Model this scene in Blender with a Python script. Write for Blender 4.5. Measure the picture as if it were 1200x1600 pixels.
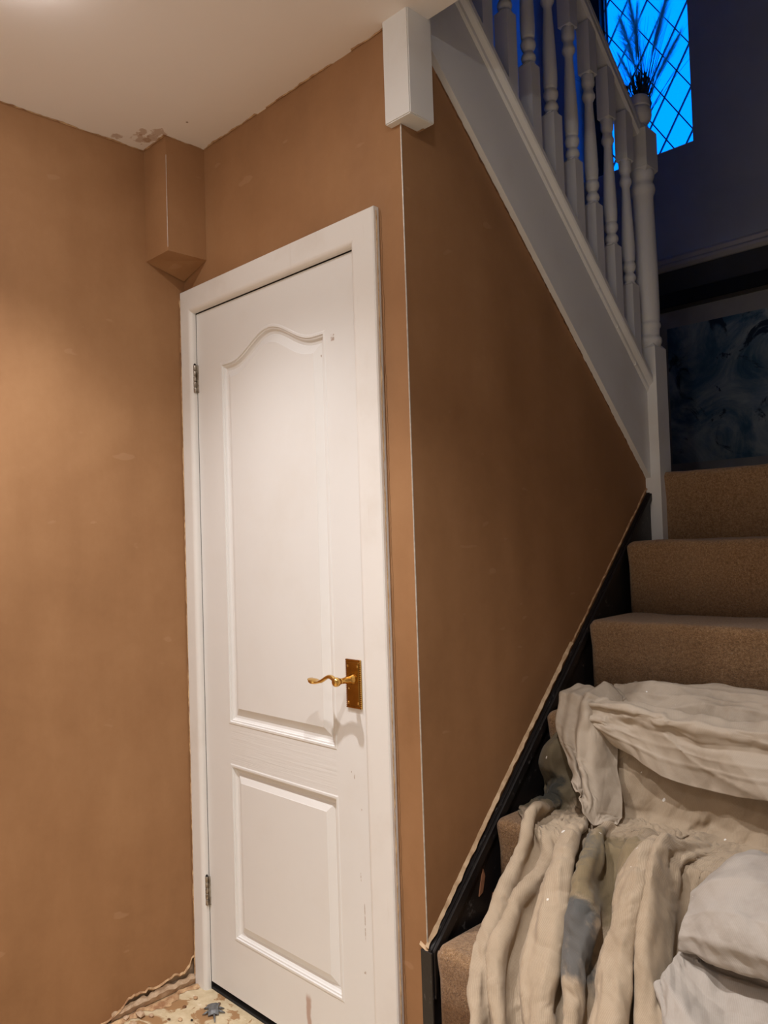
import bpy, bmesh, math, random, time
import numpy as np
from mathutils import Vector, Matrix, noise as mnoise

for _o in list(bpy.data.objects):
    bpy.data.objects.remove(_o, do_unlink=True)
scene = bpy.context.scene
COL = scene.collection

# ------------------------------------------------------------------ camera
CAM_LOC = Vector((1.2234, -1.3097, 1.2968))
YAW, PITCH, ROLL, FPX = 0.7879, 0.0348, -0.0315, 1260.0
cam_d = bpy.data.cameras.new('camera')
cam = bpy.data.objects.new('camera', cam_d)
COL.objects.link(cam)
_f = Vector((-math.sin(YAW) * math.cos(PITCH), math.cos(YAW) * math.cos(PITCH), math.sin(PITCH)))
_r0 = Vector((math.cos(YAW), math.sin(YAW), 0))
_u0 = _r0.cross(_f)
_r = _r0 * math.cos(ROLL) + _u0 * math.sin(ROLL)
_u = -_r0 * math.sin(ROLL) + _u0 * math.cos(ROLL)
_m = Matrix((_r, _u, -_f)).transposed().to_4x4()
_m.translation = CAM_LOC
cam.matrix_world = _m
cam_d.sensor_fit = 'VERTICAL'
cam_d.sensor_height = 36.0
cam_d.sensor_width = 27.0
cam_d.lens = FPX / 1600.0 * 36.0
cam_d.clip_start = 0.02
cam_d.clip_end = 60
scene.camera = cam

# ------------------------------------------------------------------ world (deep blue dusk sky) and exposure
W = bpy.data.worlds.new('dusk')
scene.world = W
W.use_nodes = True
_bg = W.node_tree.nodes['Background']
_bg.inputs['Color'].default_value = (0.0, 0.172, 1.0, 1)
_bg.inputs['Strength'].default_value = 3.3
vs = scene.view_settings
vs.view_transform = 'Standard'
vs.look = 'None'
vs.gamma = 1.0
vs.exposure = -0.18
vs.use_curve_mapping = False
SPOT_W = 100.0
SPOT_COL = (1.0, 0.975, 0.97)
# ceiling downlights of the hall: x, y
DOWNLIGHTS = [(-0.38, -0.70), (0.66, -0.70), (-0.38, -1.9), (0.66, -1.9)]

# ------------------------------------------------------------------ dimensions
XL = -0.93            # hall left wall
ZC = 2.4745           # hall ceiling
YB = 2.05             # stairwell far wall
XR = 0.95             # stairwell right wall
G, H, Y0 = 0.2237, 0.2119, -0.4584   # going, rise, offset of the lower flight
ZL = 7 * H            # half landing level
ZTOP = 4.9
def step_y(k):
    return Y0 + k * G

# ------------------------------------------------------------------ helpers
def link(o, parent=None):
    COL.objects.link(o)
    if parent is not None:
        o.parent = parent
    return o

def empty(name, loc=(0, 0, 0)):
    o = bpy.data.objects.new(name, None)
    o.empty_display_size = 0.05
    o.location = loc
    return link(o)

def tag(o, label=None, cat=None, group=None, kind=None):
    if label: o['label'] = label
    if cat: o['category'] = cat
    if group: o['group'] = group
    if kind: o['kind'] = kind
    return o

def child(o, parent):
    """parent without moving (parents only ever carry a translation)"""
    o.parent = parent
    o.matrix_parent_inverse = Matrix.Translation(-Vector(parent.location))
    return o

def from_bm(name, bm, mat=None, parent=None, smooth=False, loc=None):
    bmesh.ops.recalc_face_normals(bm, faces=bm.faces[:])
    me = bpy.data.meshes.new(name)
    bm.to_mesh(me)
    bm.free()
    if smooth:
        for p in me.polygons: p.use_smooth = True
    if mat: me.materials.append(mat)
    o = bpy.data.objects.new(name, me)
    link(o)
    if loc is not None: o.location = loc
    if parent is not None: child(o, parent)
    return o

def pyd(name, verts, faces, mat=None, parent=None, smooth=False, recalc=True):
    bm = bmesh.new()
    vs_ = [bm.verts.new(v) for v in verts]
    for f in faces:
        try: bm.faces.new([vs_[i] for i in f])
        except ValueError: pass
    if not recalc:
        me = bpy.data.meshes.new(name); bm.to_mesh(me); bm.free()
        if smooth:
            for p in me.polygons: p.use_smooth = True
        if mat: me.materials.append(mat)
        o = link(bpy.data.objects.new(name, me))
        if parent is not None: child(o, parent)
        return o
    return from_bm(name, bm, mat, parent, smooth)

def add_box(bm, x0, x1, y0, y1, z0, z1):
    v = [bm.verts.new((x, y, z)) for x in (x0, x1) for y in (y0, y1) for z in (z0, z1)]
    for f in ((0, 1, 3, 2), (4, 6, 7, 5), (0, 4, 5, 1), (2, 3, 7, 6), (0, 2, 6, 4), (1, 5, 7, 3)):
        bm.faces.new([v[i] for i in f])
    return v

def box(name, x0, x1, y0, y1, z0, z1, mat, parent=None, bevel=0.0, seg=2):
    bm = bmesh.new()
    add_box(bm, x0, x1, y0, y1, z0, z1)
    if bevel > 0:
        bmesh.ops.bevel(bm, geom=bm.edges[:], offset=bevel, segments=seg, affect='EDGES', profile=0.5)
    return from_bm(name, bm, mat, parent)

def boxes(name, lst, mat, parent=None):
    bm = bmesh.new()
    for b in lst: add_box(bm, *b)
    return from_bm(name, bm, mat, parent)

def prism(name, poly, axis, a0, a1, mat, parent=None, bevel=0.0, seg=2, bevel_sel=None):
    """extrude a 2-D polygon along an axis; poly gives the other two coordinates in xyz order"""
    bm = bmesh.new()
    def P(p, a):
        if axis == 'x': return (a, p[0], p[1])
        if axis == 'y': return (p[0], a, p[1])
        return (p[0], p[1], a)
    A = [bm.verts.new(P(p, a0)) for p in poly]
    B = [bm.verts.new(P(p, a1)) for p in poly]
    bm.faces.new(A); bm.faces.new(B[::-1])
    n = len(poly)
    for i in range(n):
        bm.faces.new((A[i], B[i], B[(i + 1) % n], A[(i + 1) % n]))
    if bevel > 0:
        bmesh.ops.bevel(bm, geom=bm.edges[:], offset=bevel, segments=seg, affect='EDGES', profile=0.5)
    return from_bm(name, bm, mat, parent)

def lathe_into(bm, prof, cx, cy, seg=20, cap=True):
    rings = []
    for r, z in prof:
        rings.append([bm.verts.new((cx + r * math.cos(2 * math.pi * i / seg), cy + r * math.sin(2 * math.pi * i / seg), z)) for i in range(seg)])
    fs = []
    for a, b in zip(rings[:-1], rings[1:]):
        for i in range(seg):
            fs.append(bm.faces.new((a[i], a[(i + 1) % seg], b[(i + 1) % seg], b[i])))
    if cap:
        bm.faces.new(rings[0][::-1]); bm.faces.new(rings[-1])
    for f in fs: f.smooth = True
    return fs

def tube_into(bm, pts, radii, seg=8, flat=None):
    """sweep a circle along points; flat=(sx, sy) squashes the section in its own frame"""
    pts = [Vector(p) for p in pts]
    rings = []
    up = Vector((0, 0, 1))
    for i, p in enumerate(pts):
        t = (pts[min(i + 1, len(pts) - 1)] - pts[max(i - 1, 0)]).normalized()
        a = t.cross(up)
        if a.length < 1e-3: a = t.cross(Vector((0, 1, 0)))
        a.normalize(); b = a.cross(t).normalized()
        r = radii[i] if hasattr(radii, '__len__') else radii
        sx, sy = (flat[i] if flat else (1, 1))
        rings.append([bm.verts.new(p + a * (r * sx * math.cos(2 * math.pi * j / seg)) + b * (r * sy * math.sin(2 * math.pi * j / seg))) for j in range(seg)])
    for A, B in zip(rings[:-1], rings[1:]):
        for j in range(seg):
            f = bm.faces.new((A[j], A[(j + 1) % seg], B[(j + 1) % seg], B[j])); f.smooth = True
    bm.faces.new(rings[0][::-1]); bm.faces.new(rings[-1])

def ragged(name, pts, across, w0, w1, mat, parent=None, lift=(0, 0, 0), seed=0, n=120, gap=0.0):
    """irregular smear: a thin lumpy ribbon along a polyline, ragged on its free side and proud of the surface by `lift`"""
    rnd = random.Random(seed)
    pts = [Vector(p) for p in pts]
    ac = Vector(across).normalized(); lf = Vector(lift)
    L = [0]
    for a, b in zip(pts[:-1], pts[1:]): L.append(L[-1] + (b - a).length)
    V, F = [], []
    k = 0
    for i in range(n + 1):
        s = L[-1] * i / n
        j = 0
        while j < len(L) - 2 and s > L[j + 1]: j += 1
        p = pts[j].lerp(pts[j + 1], (s - L[j]) / max(1e-9, L[j + 1] - L[j]))
        q = mnoise.noise(Vector((s * 14 + seed * 7.3, seed, 0))) * 0.7 + mnoise.noise(Vector((s * 60, seed * 3.1, 5))) * 0.5
        w = w0 + (w1 - w0) * max(0.0, min(1.0, 0.5 + 0.9 * q))
        if gap and mnoise.noise(Vector((s * 9, seed + 20, 1))) < -1 + 2 * gap: w = w0 * 0.15
        h = 0.6 + 0.4 * mnoise.noise(Vector((s * 40, 3, seed)))
        V += [p, p + ac * (w * 0.55) + lf * h, p + ac * w, p - lf * 0.3]
        if i:
            a = 4 * (i - 1); b = 4 * i
            F += [(a, b, b + 1, a + 1), (a + 1, b + 1, b + 2, a + 2), (a + 2, b + 2, b + 3, a + 3), (a + 3, b + 3, b, a)]
    F += [(0, 1, 2, 3), (4 * n + 3, 4 * n + 2, 4 * n + 1, 4 * n)]
    return pyd(name, V, F, mat, parent)

# ------------------------------------------------------------------ node materials
class NT:
    def __init__(s, name):
        s.m = bpy.data.materials.new(name); s.m.use_nodes = True
        s.t = s.m.node_tree; s.b = s.t.nodes['Principled BSDF']; s.out = s.t.nodes['Material Output']
        s.tc = s.t.nodes.new('ShaderNodeTexCoord')
        s.P = s.tc.outputs['Object']
    def n(s, typ, **kw):
        nd = s.t.nodes.new(typ)
        for k, v in kw.items(): setattr(nd, k, v)
        return nd
    def L(s, a, b): s.t.links.new(a, b)
    def setin(s, nd, i, v):
        if hasattr(v, 'is_linked') or isinstance(v, bpy.types.NodeSocket): s.L(v, nd.inputs[i])
        else: nd.inputs[i].default_value = v
    def math(s, op, a, b=0.0, c=0.0, clamp=False):
        nd = s.n('ShaderNodeMath', operation=op, use_clamp=clamp)
        s.setin(nd, 0, a); s.setin(nd, 1, b)
        if op in ('MULTIPLY_ADD', 'SMOOTH_MIN', 'COMPARE'): s.setin(nd, 2, c)
        return nd.outputs[0]
    def mapping(s, scale=(1, 1, 1), loc=(0, 0, 0), rot=(0, 0, 0), src=None):
        nd = s.n('ShaderNodeMapping')
        nd.inputs['Location'].default_value = loc; nd.inputs['Rotation'].default_value = rot; nd.inputs['Scale'].default_value = scale
        s.L(src or s.P, nd.inputs['Vector']); return nd.outputs[0]
    def noise(s, scale=5, detail=4, rough=0.55, vec=None, dist=0.0):
        nd = s.n('ShaderNodeTexNoise')
        nd.inputs['Scale'].default_value = scale; nd.inputs['Detail'].default_value = detail
        nd.inputs['Roughness'].default_value = rough; nd.inputs['Distortion'].default_value = dist
        s.L(vec or s.P, nd.inputs['Vector']); return nd.outputs['Fac']
    def ramp(s, fac, stops, interp='LINEAR'):
        nd = s.n('ShaderNodeValToRGB'); cr = nd.color_ramp; cr.interpolation = interp
        while len(cr.elements) < len(stops): cr.elements.new(0.5)
        for e, (p, c) in zip(cr.elements, stops):
            e.position = p; e.color = (*c, 1) if len(c) == 3 else c
        s.L(fac, nd.inputs['Fac']); return nd.outputs['Color']
    def val(s, fac, p0, p1, v0=0.0, v1=1.0):
        nd = s.n('ShaderNodeMapRange', interpolation_type='SMOOTHSTEP')
        s.L(fac, nd.inputs['Value'])
        for k, v in zip(('From Min', 'From Max', 'To Min', 'To Max'), (p0, p1, v0, v1)): nd.inputs[k].default_value = v
        return nd.outputs['Result']
    def mix(s, fac, a, b, mode='MIX'):
        nd = s.n('ShaderNodeMix', data_type='RGBA', blend_type=mode)
        s.setin(nd, 0, fac)
        for i, v in ((6, a), (7, b)):
            if isinstance(v, tuple): nd.inputs[i].default_value = (*v, 1) if len(v) == 3 else v
            else: s.L(v, nd.inputs[i])
        return nd.outputs[2]
    def sep(s, src=None):
        nd = s.n('ShaderNodeSeparateXYZ'); s.L(src or s.P, nd.inputs[0]); return nd.outputs
    def bump(s, h, strength=0.3, dist=0.01, prev=None):
        nd = s.n('ShaderNodeBump'); nd.inputs['Strength'].default_value = strength; nd.inputs['Distance'].default_value = dist
        s.L(h, nd.inputs['Height'])
        if prev: s.L(prev, nd.inputs['Normal'])
        return nd.outputs[0]
    def near(s, comp, c, w, soft=0.3):
        """1 where |comp - c| < w, softened"""
        d = s.math('ABSOLUTE', s.math('SUBTRACT', comp, c))
        return s.val(d, w, w * (1 - soft))
    def blob(s, p, r, wob=0.5, sc=30):
        """1 inside a wobbly ball around p"""
        nd = s.n('ShaderNodeVectorMath', operation='DISTANCE'); s.L(s.P, nd.inputs[0]); nd.inputs[1].default_value = p
        d = s.math('ADD', nd.outputs['Value'], s.math('MULTIPLY', s.math('SUBTRACT', s.noise(sc, 4), 0.5), 2 * r * wob))
        return s.val(d, r, r * 0.75)
    def done(s, color=None, rough=0.5, metal=0.0, normal=None, spec=None, **kw):
        b = s.b
        if color is not None: s.setin(b, 'Base Color', (*color, 1) if isinstance(color, tuple) and len(color) == 3 else color)
        s.setin(b, 'Roughness', rough); b.inputs['Metallic'].default_value = metal
        if spec is not None: b.inputs['Specular IOR Level'].default_value = spec
        if normal is not None: s.L(normal, b.inputs['Normal'])
        for k, v in kw.items(): b.inputs[k].default_value = v
        return s.m

def simple(name, col, col2=None, scale=20, rough=0.5, metal=0.0, bump=0.0, bscale=60, bdist=0.003, detail=4, spec=None):
    t = NT(name)
    c2 = col2 or tuple(x * 0.82 for x in col)
    c = t.ramp(t.noise(scale, detail), [(0.35, c2), (0.65, col)])
    nrm = t.bump(t.noise(bscale, 5), bump, bdist) if bump else None
    return t.done(c, rough, metal, nrm, spec)

def mat_plaster():
    t = NT('plaster')
    big = t.noise(1.6, 4, 0.55, dist=0.6)
    streak = t.noise(3.0, 5, 0.6, vec=t.mapping(scale=(2.2, 2.2, 0.55)))
    fine = t.noise(22, 6, 0.7)
    m = t.math('ADD', t.math('MULTIPLY', big, 0.5), t.math('ADD', t.math('MULTIPLY', streak, 0.35), t.math('MULTIPLY', fine, 0.15)))
    c = t.ramp(m, [(0.30, (0.245, 0.120, 0.050)), (0.5, (0.325, 0.166, 0.074)), (0.72, (0.410, 0.224, 0.107))])
    # small paler trowel nicks
    nick = t.val(t.noise(9, 2, 0.5, vec=t.mapping(scale=(1, 1, 2.4), rot=(0.4, 0.3, 0.2))), 0.70, 0.74)
    c = t.mix(t.math('MULTIPLY', nick, 0.18), c, (0.55, 0.34, 0.20))
    n = t.bump(t.noise(7, 3), 0.10, 0.01)
    n = t.bump(t.noise(140, 3), 0.10, 0.001, n)
    return t.done(c, t.val(streak, 0.3, 0.7, 0.62, 0.82), 0, n, spec=0.3)

def mat_paint(name, col, dirt=(0.55, 0.47, 0.38), amount=0.35, rough=0.42, grain=True):
    t = NT(name)
    n1 = t.noise(3.5, 5, 0.6)
    n2 = t.noise(45, 4, 0.6, vec=t.mapping(scale=(1, 1, 0.15)))
    c = t.mix(t.math('MULTIPLY', t.val(n1, 0.5, 0.75), amount), col, dirt)
    c = t.mix(t.math('MULTIPLY', t.val(n2, 0.62, 0.75), amount * 0.35), c, dirt)
    n = t.bump(t.noise(90, 4, vec=t.mapping(scale=(1, 1, 0.08))), 0.12 if grain else 0.04, 0.002)
    n = t.bump(t.noise(25, 2), 0.05, 0.002, n)
    return t.done(c, rough, 0, n, spec=0.4)

def mat_door():
    t = NT('door_paint')
    x, y, z = t.sep()
    n1 = t.noise(3.0, 5, 0.6)
    c = t.mix(t.math('MULTIPLY', t.val(n1, 0.48, 0.75), 0.22), (0.78, 0.77, 0.755), (0.66, 0.60, 0.53))
    # embossed wood grain: upright on the stiles, level on the middle rail
    g_up = t.noise(70, 4, 0.6, vec=t.mapping(scale=(1, 1, 0.035)))
    g_lv = t.noise(70, 4, 0.6, vec=t.mapping(scale=(0.045, 1, 1.5)))
    rail = t.math('MULTIPLY', t.near(z, 0.732, 0.056, 0.1), t.near(x, -0.513, 0.23, 0.02))
    g = t.n('ShaderNodeMix'); t.L(rail, g.inputs[0]); t.L(g_up, g.inputs[2]); t.L(g_lv, g.inputs[3])
    gh = g.outputs[0]
    st = t.n('ShaderNodeMix'); t.L(rail, st.inputs[0]); st.inputs[2].default_value = 0.10; st.inputs[3].default_value = 0.45
    nb = t.n('ShaderNodeBump'); nb.inputs['Distance'].default_value = 0.0022
    t.L(gh, nb.inputs['Height']); t.L(st.outputs[0], nb.inputs['Strength'])
    n = t.bump(t.noise(14, 2), 0.04, 0.004, nb.outputs[0])
    # brown smear running down from the lower panel, chips and scratches
    smear_c = t.math('ADD', -0.420, t.math('MULTIPLY', t.math('SUBTRACT', t.noise(18, 2), 0.5), 0.02))
    d = t.math('ABSOLUTE', t.math('SUBTRACT', x, smear_c))
    sm = t.math('MULTIPLY', t.val(d, 0.011, 0.004), t.val(z, 0.155, 0.135))
    c = t.mix(t.math('MULTIPLY', sm, 0.75), c, (0.42, 0.24, 0.17))
    for (px, pz, w, h) in ((-0.222, 0.735, 0.002, 0.008), (-0.232, 0.742, 0.0015, 0.004), (-0.200, 0.40, 0.0015, 0.05), (-0.210, 0.50, 0.0012, 0.012), (-0.205, 0.28, 0.004, 0.004), (-0.20, 0.66, 0.0015, 0.003), (-0.255, 1.80, 0.008, 0.010), (-0.30, 1.79, 0.002, 0.004), (-0.31, 1.765, 0.002, 0.004)):
        q = t.math('MULTIPLY', t.near(x, px, w, 0.4), t.near(z, pz, h, 0.4))
        q = t.math('MULTIPLY', q, t.val(t.noise(120, 2), 0.35, 0.55))
        c = t.mix(t.math('MULTIPLY', q, 0.8), c, (0.38, 0.27, 0.20))
    return t.done(c, t.val(n1, 0.3, 0.7, 0.30, 0.45), 0, n, spec=0.45)

def mat_ceiling():
    t = NT('ceiling_paint')
    n1 = t.noise(2.2, 4, 0.6)
    c = t.mix(t.math('MULTIPLY', t.val(n1, 0.4, 0.7), 0.3), (0.86, 0.81, 0.785), (0.82, 0.75, 0.72))
    for p, r in (((-0.865, -0.165, ZC), 0.020), ((-0.83, -0.185, ZC), 0.013), ((-0.80, -0.15, ZC), 0.016), ((-0.845, -0.145, ZC), 0.018), ((-0.90, -0.23, ZC), 0.012)):
        c = t.mix(t.math('MULTIPLY', t.blob(p, r * 1.3, 1.5, 60), 0.55), c, (0.40, 0.22, 0.11))
    c = t.mix(t.math('MULTIPLY', t.blob((-0.70, -0.12, ZC), 0.004, 0.4, 90), 0.8), c, (0.2, 0.12, 0.08))
    n = t.bump(t.noise(6, 3), 0.08, 0.01)
    return t.done(c, 0.55, 0, n, spec=0.3)

def mat_carpet():
    t = NT('carpet')
    pile = t.noise(420, 3, 0.7)
    tuft = t.noise(150, 4, 0.7)
    wear = t.noise(5, 3, 0.6)
    m = t.math('ADD', t.math('MULTIPLY', pile, 0.5), t.math('MULTIPLY', tuft, 0.5))
    c = t.ramp(m, [(0.34, (0.135, 0.066, 0.027)), (0.5, (0.305, 0.172, 0.080)), (0.68, (0.52, 0.335, 0.185))])
    c = t.mix(t.math('MULTIPLY', t.val(wear, 0.45, 0.75), 0.25), c, (0.36, 0.24, 0.14))
    # plaster dust caught in the pile
    dust = t.val(t.noise(260, 1), 0.765, 0.80)
    c = t.mix(t.math('MULTIPLY', dust, 0.7), c, (0.75, 0.66, 0.55))
    n = t.bump(tuft, 0.8, 0.006)
    n = t.bump(pile, 0.6, 0.003, n)
    return t.done(c, 0.95, 0, n, spec=0.1, **{'Sheen Weight': 0.25})

def mat_black_wood():
    t = NT('black_string_paint')
    sc = t.val(t.noise(120, 5, 0.7, vec=t.mapping(scale=(1, 0.25, 0.25), rot=(0.75, 0, 0))), 0.60, 0.72)
    c = t.mix(t.math('MULTIPLY', sc, 0.5), (0.012, 0.010, 0.010), (0.24, 0.23, 0.22))
    n = t.bump(t.noise(60, 4), 0.25, 0.003)
    return t.done(c, 0.4, 0, n)

def mat_floor():
    t = NT('splashed_floor_board')
    n1 = t.noise(9, 5, 0.6, dist=0.8)
    base = t.ramp(t.noise(40, 4), [(0.3, (0.52, 0.41, 0.25)), (0.7, (0.66, 0.55, 0.37))])
    c = t.mix(t.val(n1, 0.53, 0.57), base, (0.34, 0.19, 0.085))
    c = t.mix(t.val(t.noise(26, 4, 0.6), 0.66, 0.70), c, (0.72, 0.62, 0.48))
    c = t.mix(t.val(t.noise(130, 2), 0.76, 0.79), c, (0.10, 0.07, 0.05))
    n = t.bump(n1, 0.35, 0.006)
    return t.done(c, 0.6, 0, n)

def mat_cloth(name, base, dark, stain=True, seed=0.0, weave=1.0, rough=0.85, sheen=0.1):
    """cotton dust sheet: diagonal twill from the UV map, soft dirt, stains with their own shape in the cloth"""
    t = NT(name)
    uv = t.tc.outputs['UV']
    nb = t.noise(3.0 + seed, 5, 0.65, vec=t.mapping(loc=(seed * 3.7, seed, 0), src=uv))
    nf = t.noise(22, 5, 0.7, vec=t.mapping(loc=(seed, 2 * seed, 0), src=uv))
    c = t.ramp(t.math('ADD', t.math('MULTIPLY', nb, 0.7), t.math('MULTIPLY', nf, 0.3)), [(0.33, dark), (0.52, base), (0.72, tuple(min(1, 1.08 * x) for x in base))])
    wv = t.n('ShaderNodeTexWave', wave_type='BANDS', bands_direction='X')
    t.L(t.mapping(rot=(0, 0, 0.62), src=uv), wv.inputs['Vector'])
    wv.inputs['Scale'].default_value = 105.0; wv.inputs['Distortion'].default_value = 0.5; wv.inputs['Detail'].default_value = 2; wv.inputs['Detail Scale'].default_value = 1.5
    twill = wv.outputs['Fac']
    c = t.mix(0.26 * weave, c, t.ramp(twill, [(0.2, (0.55, 0.50, 0.44)), (0.8, (1, 1, 1))]), 'MULTIPLY')
    if stain:
        u_, v_, _ = t.sep(uv)
        wob = t.math('MULTIPLY', t.math('SUBTRACT', t.noise(7, 5, 0.65, vec=uv), 0.5), 0.30)
        def blob(cu, cv, r, soft):
            a = t.math('SUBTRACT', u_, cu); b = t.math('SUBTRACT', v_, cv)
            d = t.math('SQRT', t.math('ADD', t.math('MULTIPLY', a, a), t.math('MULTIPLY', b, b)))
            return t.val(t.math('ADD', d, wob), r, r - soft)
        for (cu, cv, r, col, a) in stain:
            c = t.mix(t.math('MULTIPLY', blob(cu, cv, r, 0.05), a), c, col)
    # paint spots
    sp = t.val(t.noise(38, 1, vec=t.mapping(loc=(9 + seed, 4, 0), src=uv)), 0.775, 0.785)
    c = t.mix(t.math('MULTIPLY', sp, 0.8), c, (0.85, 0.83, 0.8))
    n = t.bump(twill, 0.14 * weave, 0.0010)
    n = t.bump(nf, 0.25, 0.004, n)
    for sc_, lo in ((5.0, 0.3),):      # sharp crumple creases
        w1 = t.noise(sc_, 2, 0.5, vec=t.mapping(loc=(lo, seed * 5, 0), src=uv), dist=0.4)
        rd = t.math('ABSOLUTE', t.math('SUBTRACT', w1, 0.5))
        n = t.bump(t.val(rd, 0.0, 0.08), 0.22, 0.05 / sc_, n)
    return t.done(c, rough, 0, n, spec=0.2, **{'Sheen Weight': sheen})

def mat_glass():
    t = NT('window_glass')
    tr = t.n('ShaderNodeBsdfTransparent'); tr.inputs['Color'].default_value = (0.93, 0.97, 1, 1)
    gl = t.n('ShaderNodeBsdfGlossy'); gl.inputs['Roughness'].default_value = 0.03
    mx = t.n('ShaderNodeMixShader'); mx.inputs[0].default_value = 0.05; t.L(tr.outputs[0], mx.inputs[1]); t.L(gl.outputs[0], mx.inputs[2])
    t.L(mx.outputs[0], t.out.inputs['Surface'])
    return t.m

def mat_art():
    t = NT('abstract_sea_print')
    d = t.noise(3.2, 7, 0.65, dist=1.6)
    e = t.noise(6.0, 6, 0.6, vec=t.mapping(loc=(3, 1, 7)), dist=2.2)
    c = t.ramp(d, [(0.30, (0.015, 0.05, 0.11)), (0.45, (0.06, 0.13, 0.20)), (0.58, (0.26, 0.32, 0.36)), (0.75, (0.50, 0.52, 0.52))])
    c = t.mix(t.val(e, 0.58, 0.66), c, (0.01, 0.025, 0.05))
    return t.done(c, 0.35)

PLASTER = mat_plaster()
PALE_PLASTER = simple('old_pale_plaster', (0.62, 0.47, 0.33), (0.42, 0.27, 0.16), 30, 0.85, bump=0.6, bscale=70, bdist=0.006)
TORN = simple('torn_plaster_edge', (0.60, 0.40, 0.22), (0.30, 0.15, 0.07), 45, 0.85, bump=0.6, bscale=120)
DARK_TORN = simple('torn_brown_paper_edge', (0.22, 0.10, 0.04), (0.10, 0.045, 0.02), 60, 0.85, bump=0.6, bscale=120)
CREAM = simple('raw_timber_edge', (0.66, 0.48, 0.30), (0.45, 0.29, 0.16), 40, 0.75, bump=0.4, bscale=90)
BEAD = simple('galvanised_bead', (0.62, 0.58, 0.52), (0.45, 0.40, 0.34), 60, 0.4, metal=0.3)
DOORP = mat_door()
FRAMEP = mat_paint('frame_paint', (0.79, 0.765, 0.735), amount=0.30, rough=0.42)
WHITEP = mat_paint('stair_white_paint', (0.76, 0.755, 0.74), amount=0.25, rough=0.45, grain=False)
CEIL = mat_ceiling()
CARPET = mat_carpet()
BLACKW = mat_black_wood()
FLOORM = mat_floor()
HALLW = simple('hall_white_paint', (0.82, 0.82, 0.81), (0.78, 0.78, 0.77), 4, 0.7)
WALLP = simple('stairwell_wall_paint', (0.47, 0.51, 0.60), (0.42, 0.46, 0.54), 4, 0.7, bump=0.05, bscale=40)
DARKP = simple('dark_dado_paint', (0.060, 0.060, 0.066), (0.045, 0.045, 0.05), 5, 0.6)
BLACKM = simple('dark_window_frame', (0.010, 0.010, 0.012), None, 30, 0.5)
LEAD = simple('lead_came', (0.14, 0.15, 0.17), None, 60, 0.6)
GLASS = mat_glass()
BRASS = simple('polished_brass', (0.78, 0.50, 0.16), (0.62, 0.36, 0.09), 25, 0.16, metal=1.0)
BRASS_D = simple('tarnished_brass', (0.50, 0.29, 0.07), (0.36, 0.19, 0.04), 25, 0.25, metal=1.0)
STEEL = simple('worn_steel', (0.50, 0.46, 0.40), (0.22, 0.18, 0.14), 90, 0.35, metal=0.9)
GAP = simple('dark_gap', (0.018, 0.015, 0.013), None, 20, 0.9)

# ================================================================== the setting
def structure(o): return tag(o, kind='structure')

# floor: boards splashed with plaster
structure(box('floor', XL - 0.3, 2.3, -2.9, YB + 0.3, -0.05, 0.0, FLOORM))
# hall ceiling: in front of the door wall and, right of the stair corner, up to the stairwell edge
ceil = structure(boxes('ceiling', [(XL - 0.3, 2.3, -2.9, 0.0, ZC, ZC + 0.24), (0.03, 2.3, 0.0, 0.05, ZC, ZC + 0.24)], CEIL))
structure(box('ceiling_upper', XL - 0.3, 2.3, -1.3, YB + 0.3, ZTOP, ZTOP + 0.1, CEIL))

# left wall: old wall behind, a fresh plaster coat in front whose foot is broken off near the corner
wl = structure(box('wall_left', XL - 0.25, XL - 0.014, -2.9, 0.14, -0.05, ZC, PALE_PLASTER))
bm = bmesh.new()
foot = []
NF = 150
for i in range(NF + 1):
    y = -0.02 - 0.42 * i / NF
    s = max(0.0, 1 - abs((y + 0.10) / 0.19) ** 3) if y > -0.29 else 0
    z = 0.012 + s * (0.040 + 0.020 * mnoise.noise(Vector((y * 22, 1.5, 0))) + 0.012 * mnoise.noise(Vector((y * 75, 4, 0))))
    if y > -0.06: z += 0.055 * (1 - (-0.02 - y) / 0.04) * (0.6 + 0.4 * mnoise.noise(Vector((y * 130, 9, 0))))
    foot.append((y, max(0.002, z)))
poly = [(0.0, ZC), (0.0, 0.11)] + foot + [(-0.6, 0.004), (-2.9, 0.004), (-2.9, ZC)]
coat = prism('plaster_coat', poly, 'x', XL - 0.013, XL, PLASTER, wl)
# lip of the broken coat and crumbs of old plaster under it
ragged('plaster_lip', [(XL + 0.000, y, z) for y, z in foot[::3]], (0, 0, -1), 0.004, 0.012, TORN, wl, (0.006, 0, 0), 3, 150)
ragged('old_plaster_band', [(XL - 0.002, -0.28, 0.002), (XL - 0.002, -0.015, 0.002)], (0, 0, 1), 0.018, 0.040, PALE_PLASTER, wl, (0.010, 0, 0), 8, 100)
ragged('mortar_heel', [(XL, -0.34, 0.001), (XL, -0.01, 0.001)], (1, 0, 0), 0.012, 0.050, TORN, wl, (0, 0, 0.012), 5, 110)

# door wall (x from the left wall to the stair corner) with the cupboard door opening
DX0, DX1, DZ0, DZ1 = -0.870, -0.166, 0.023, 1.993
OP0, OP1, OPZ = -0.876, -0.160, 1.999
structure(boxes('wall_back', [(XL, OP0, 0.0, 0.09, 0.0, ZC), (OP1, 0.0, 0.0, 0.09, 0.0, ZC), (OP0, OP1, 0.0, 0.09, OPZ, ZC)], PLASTER))
wb = bpy.data.objects['wall_back']
structure(box('wall_cupboard', XL, -0.09, 0.55, 0.6, 0.0, 1.45, GAP))

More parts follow.
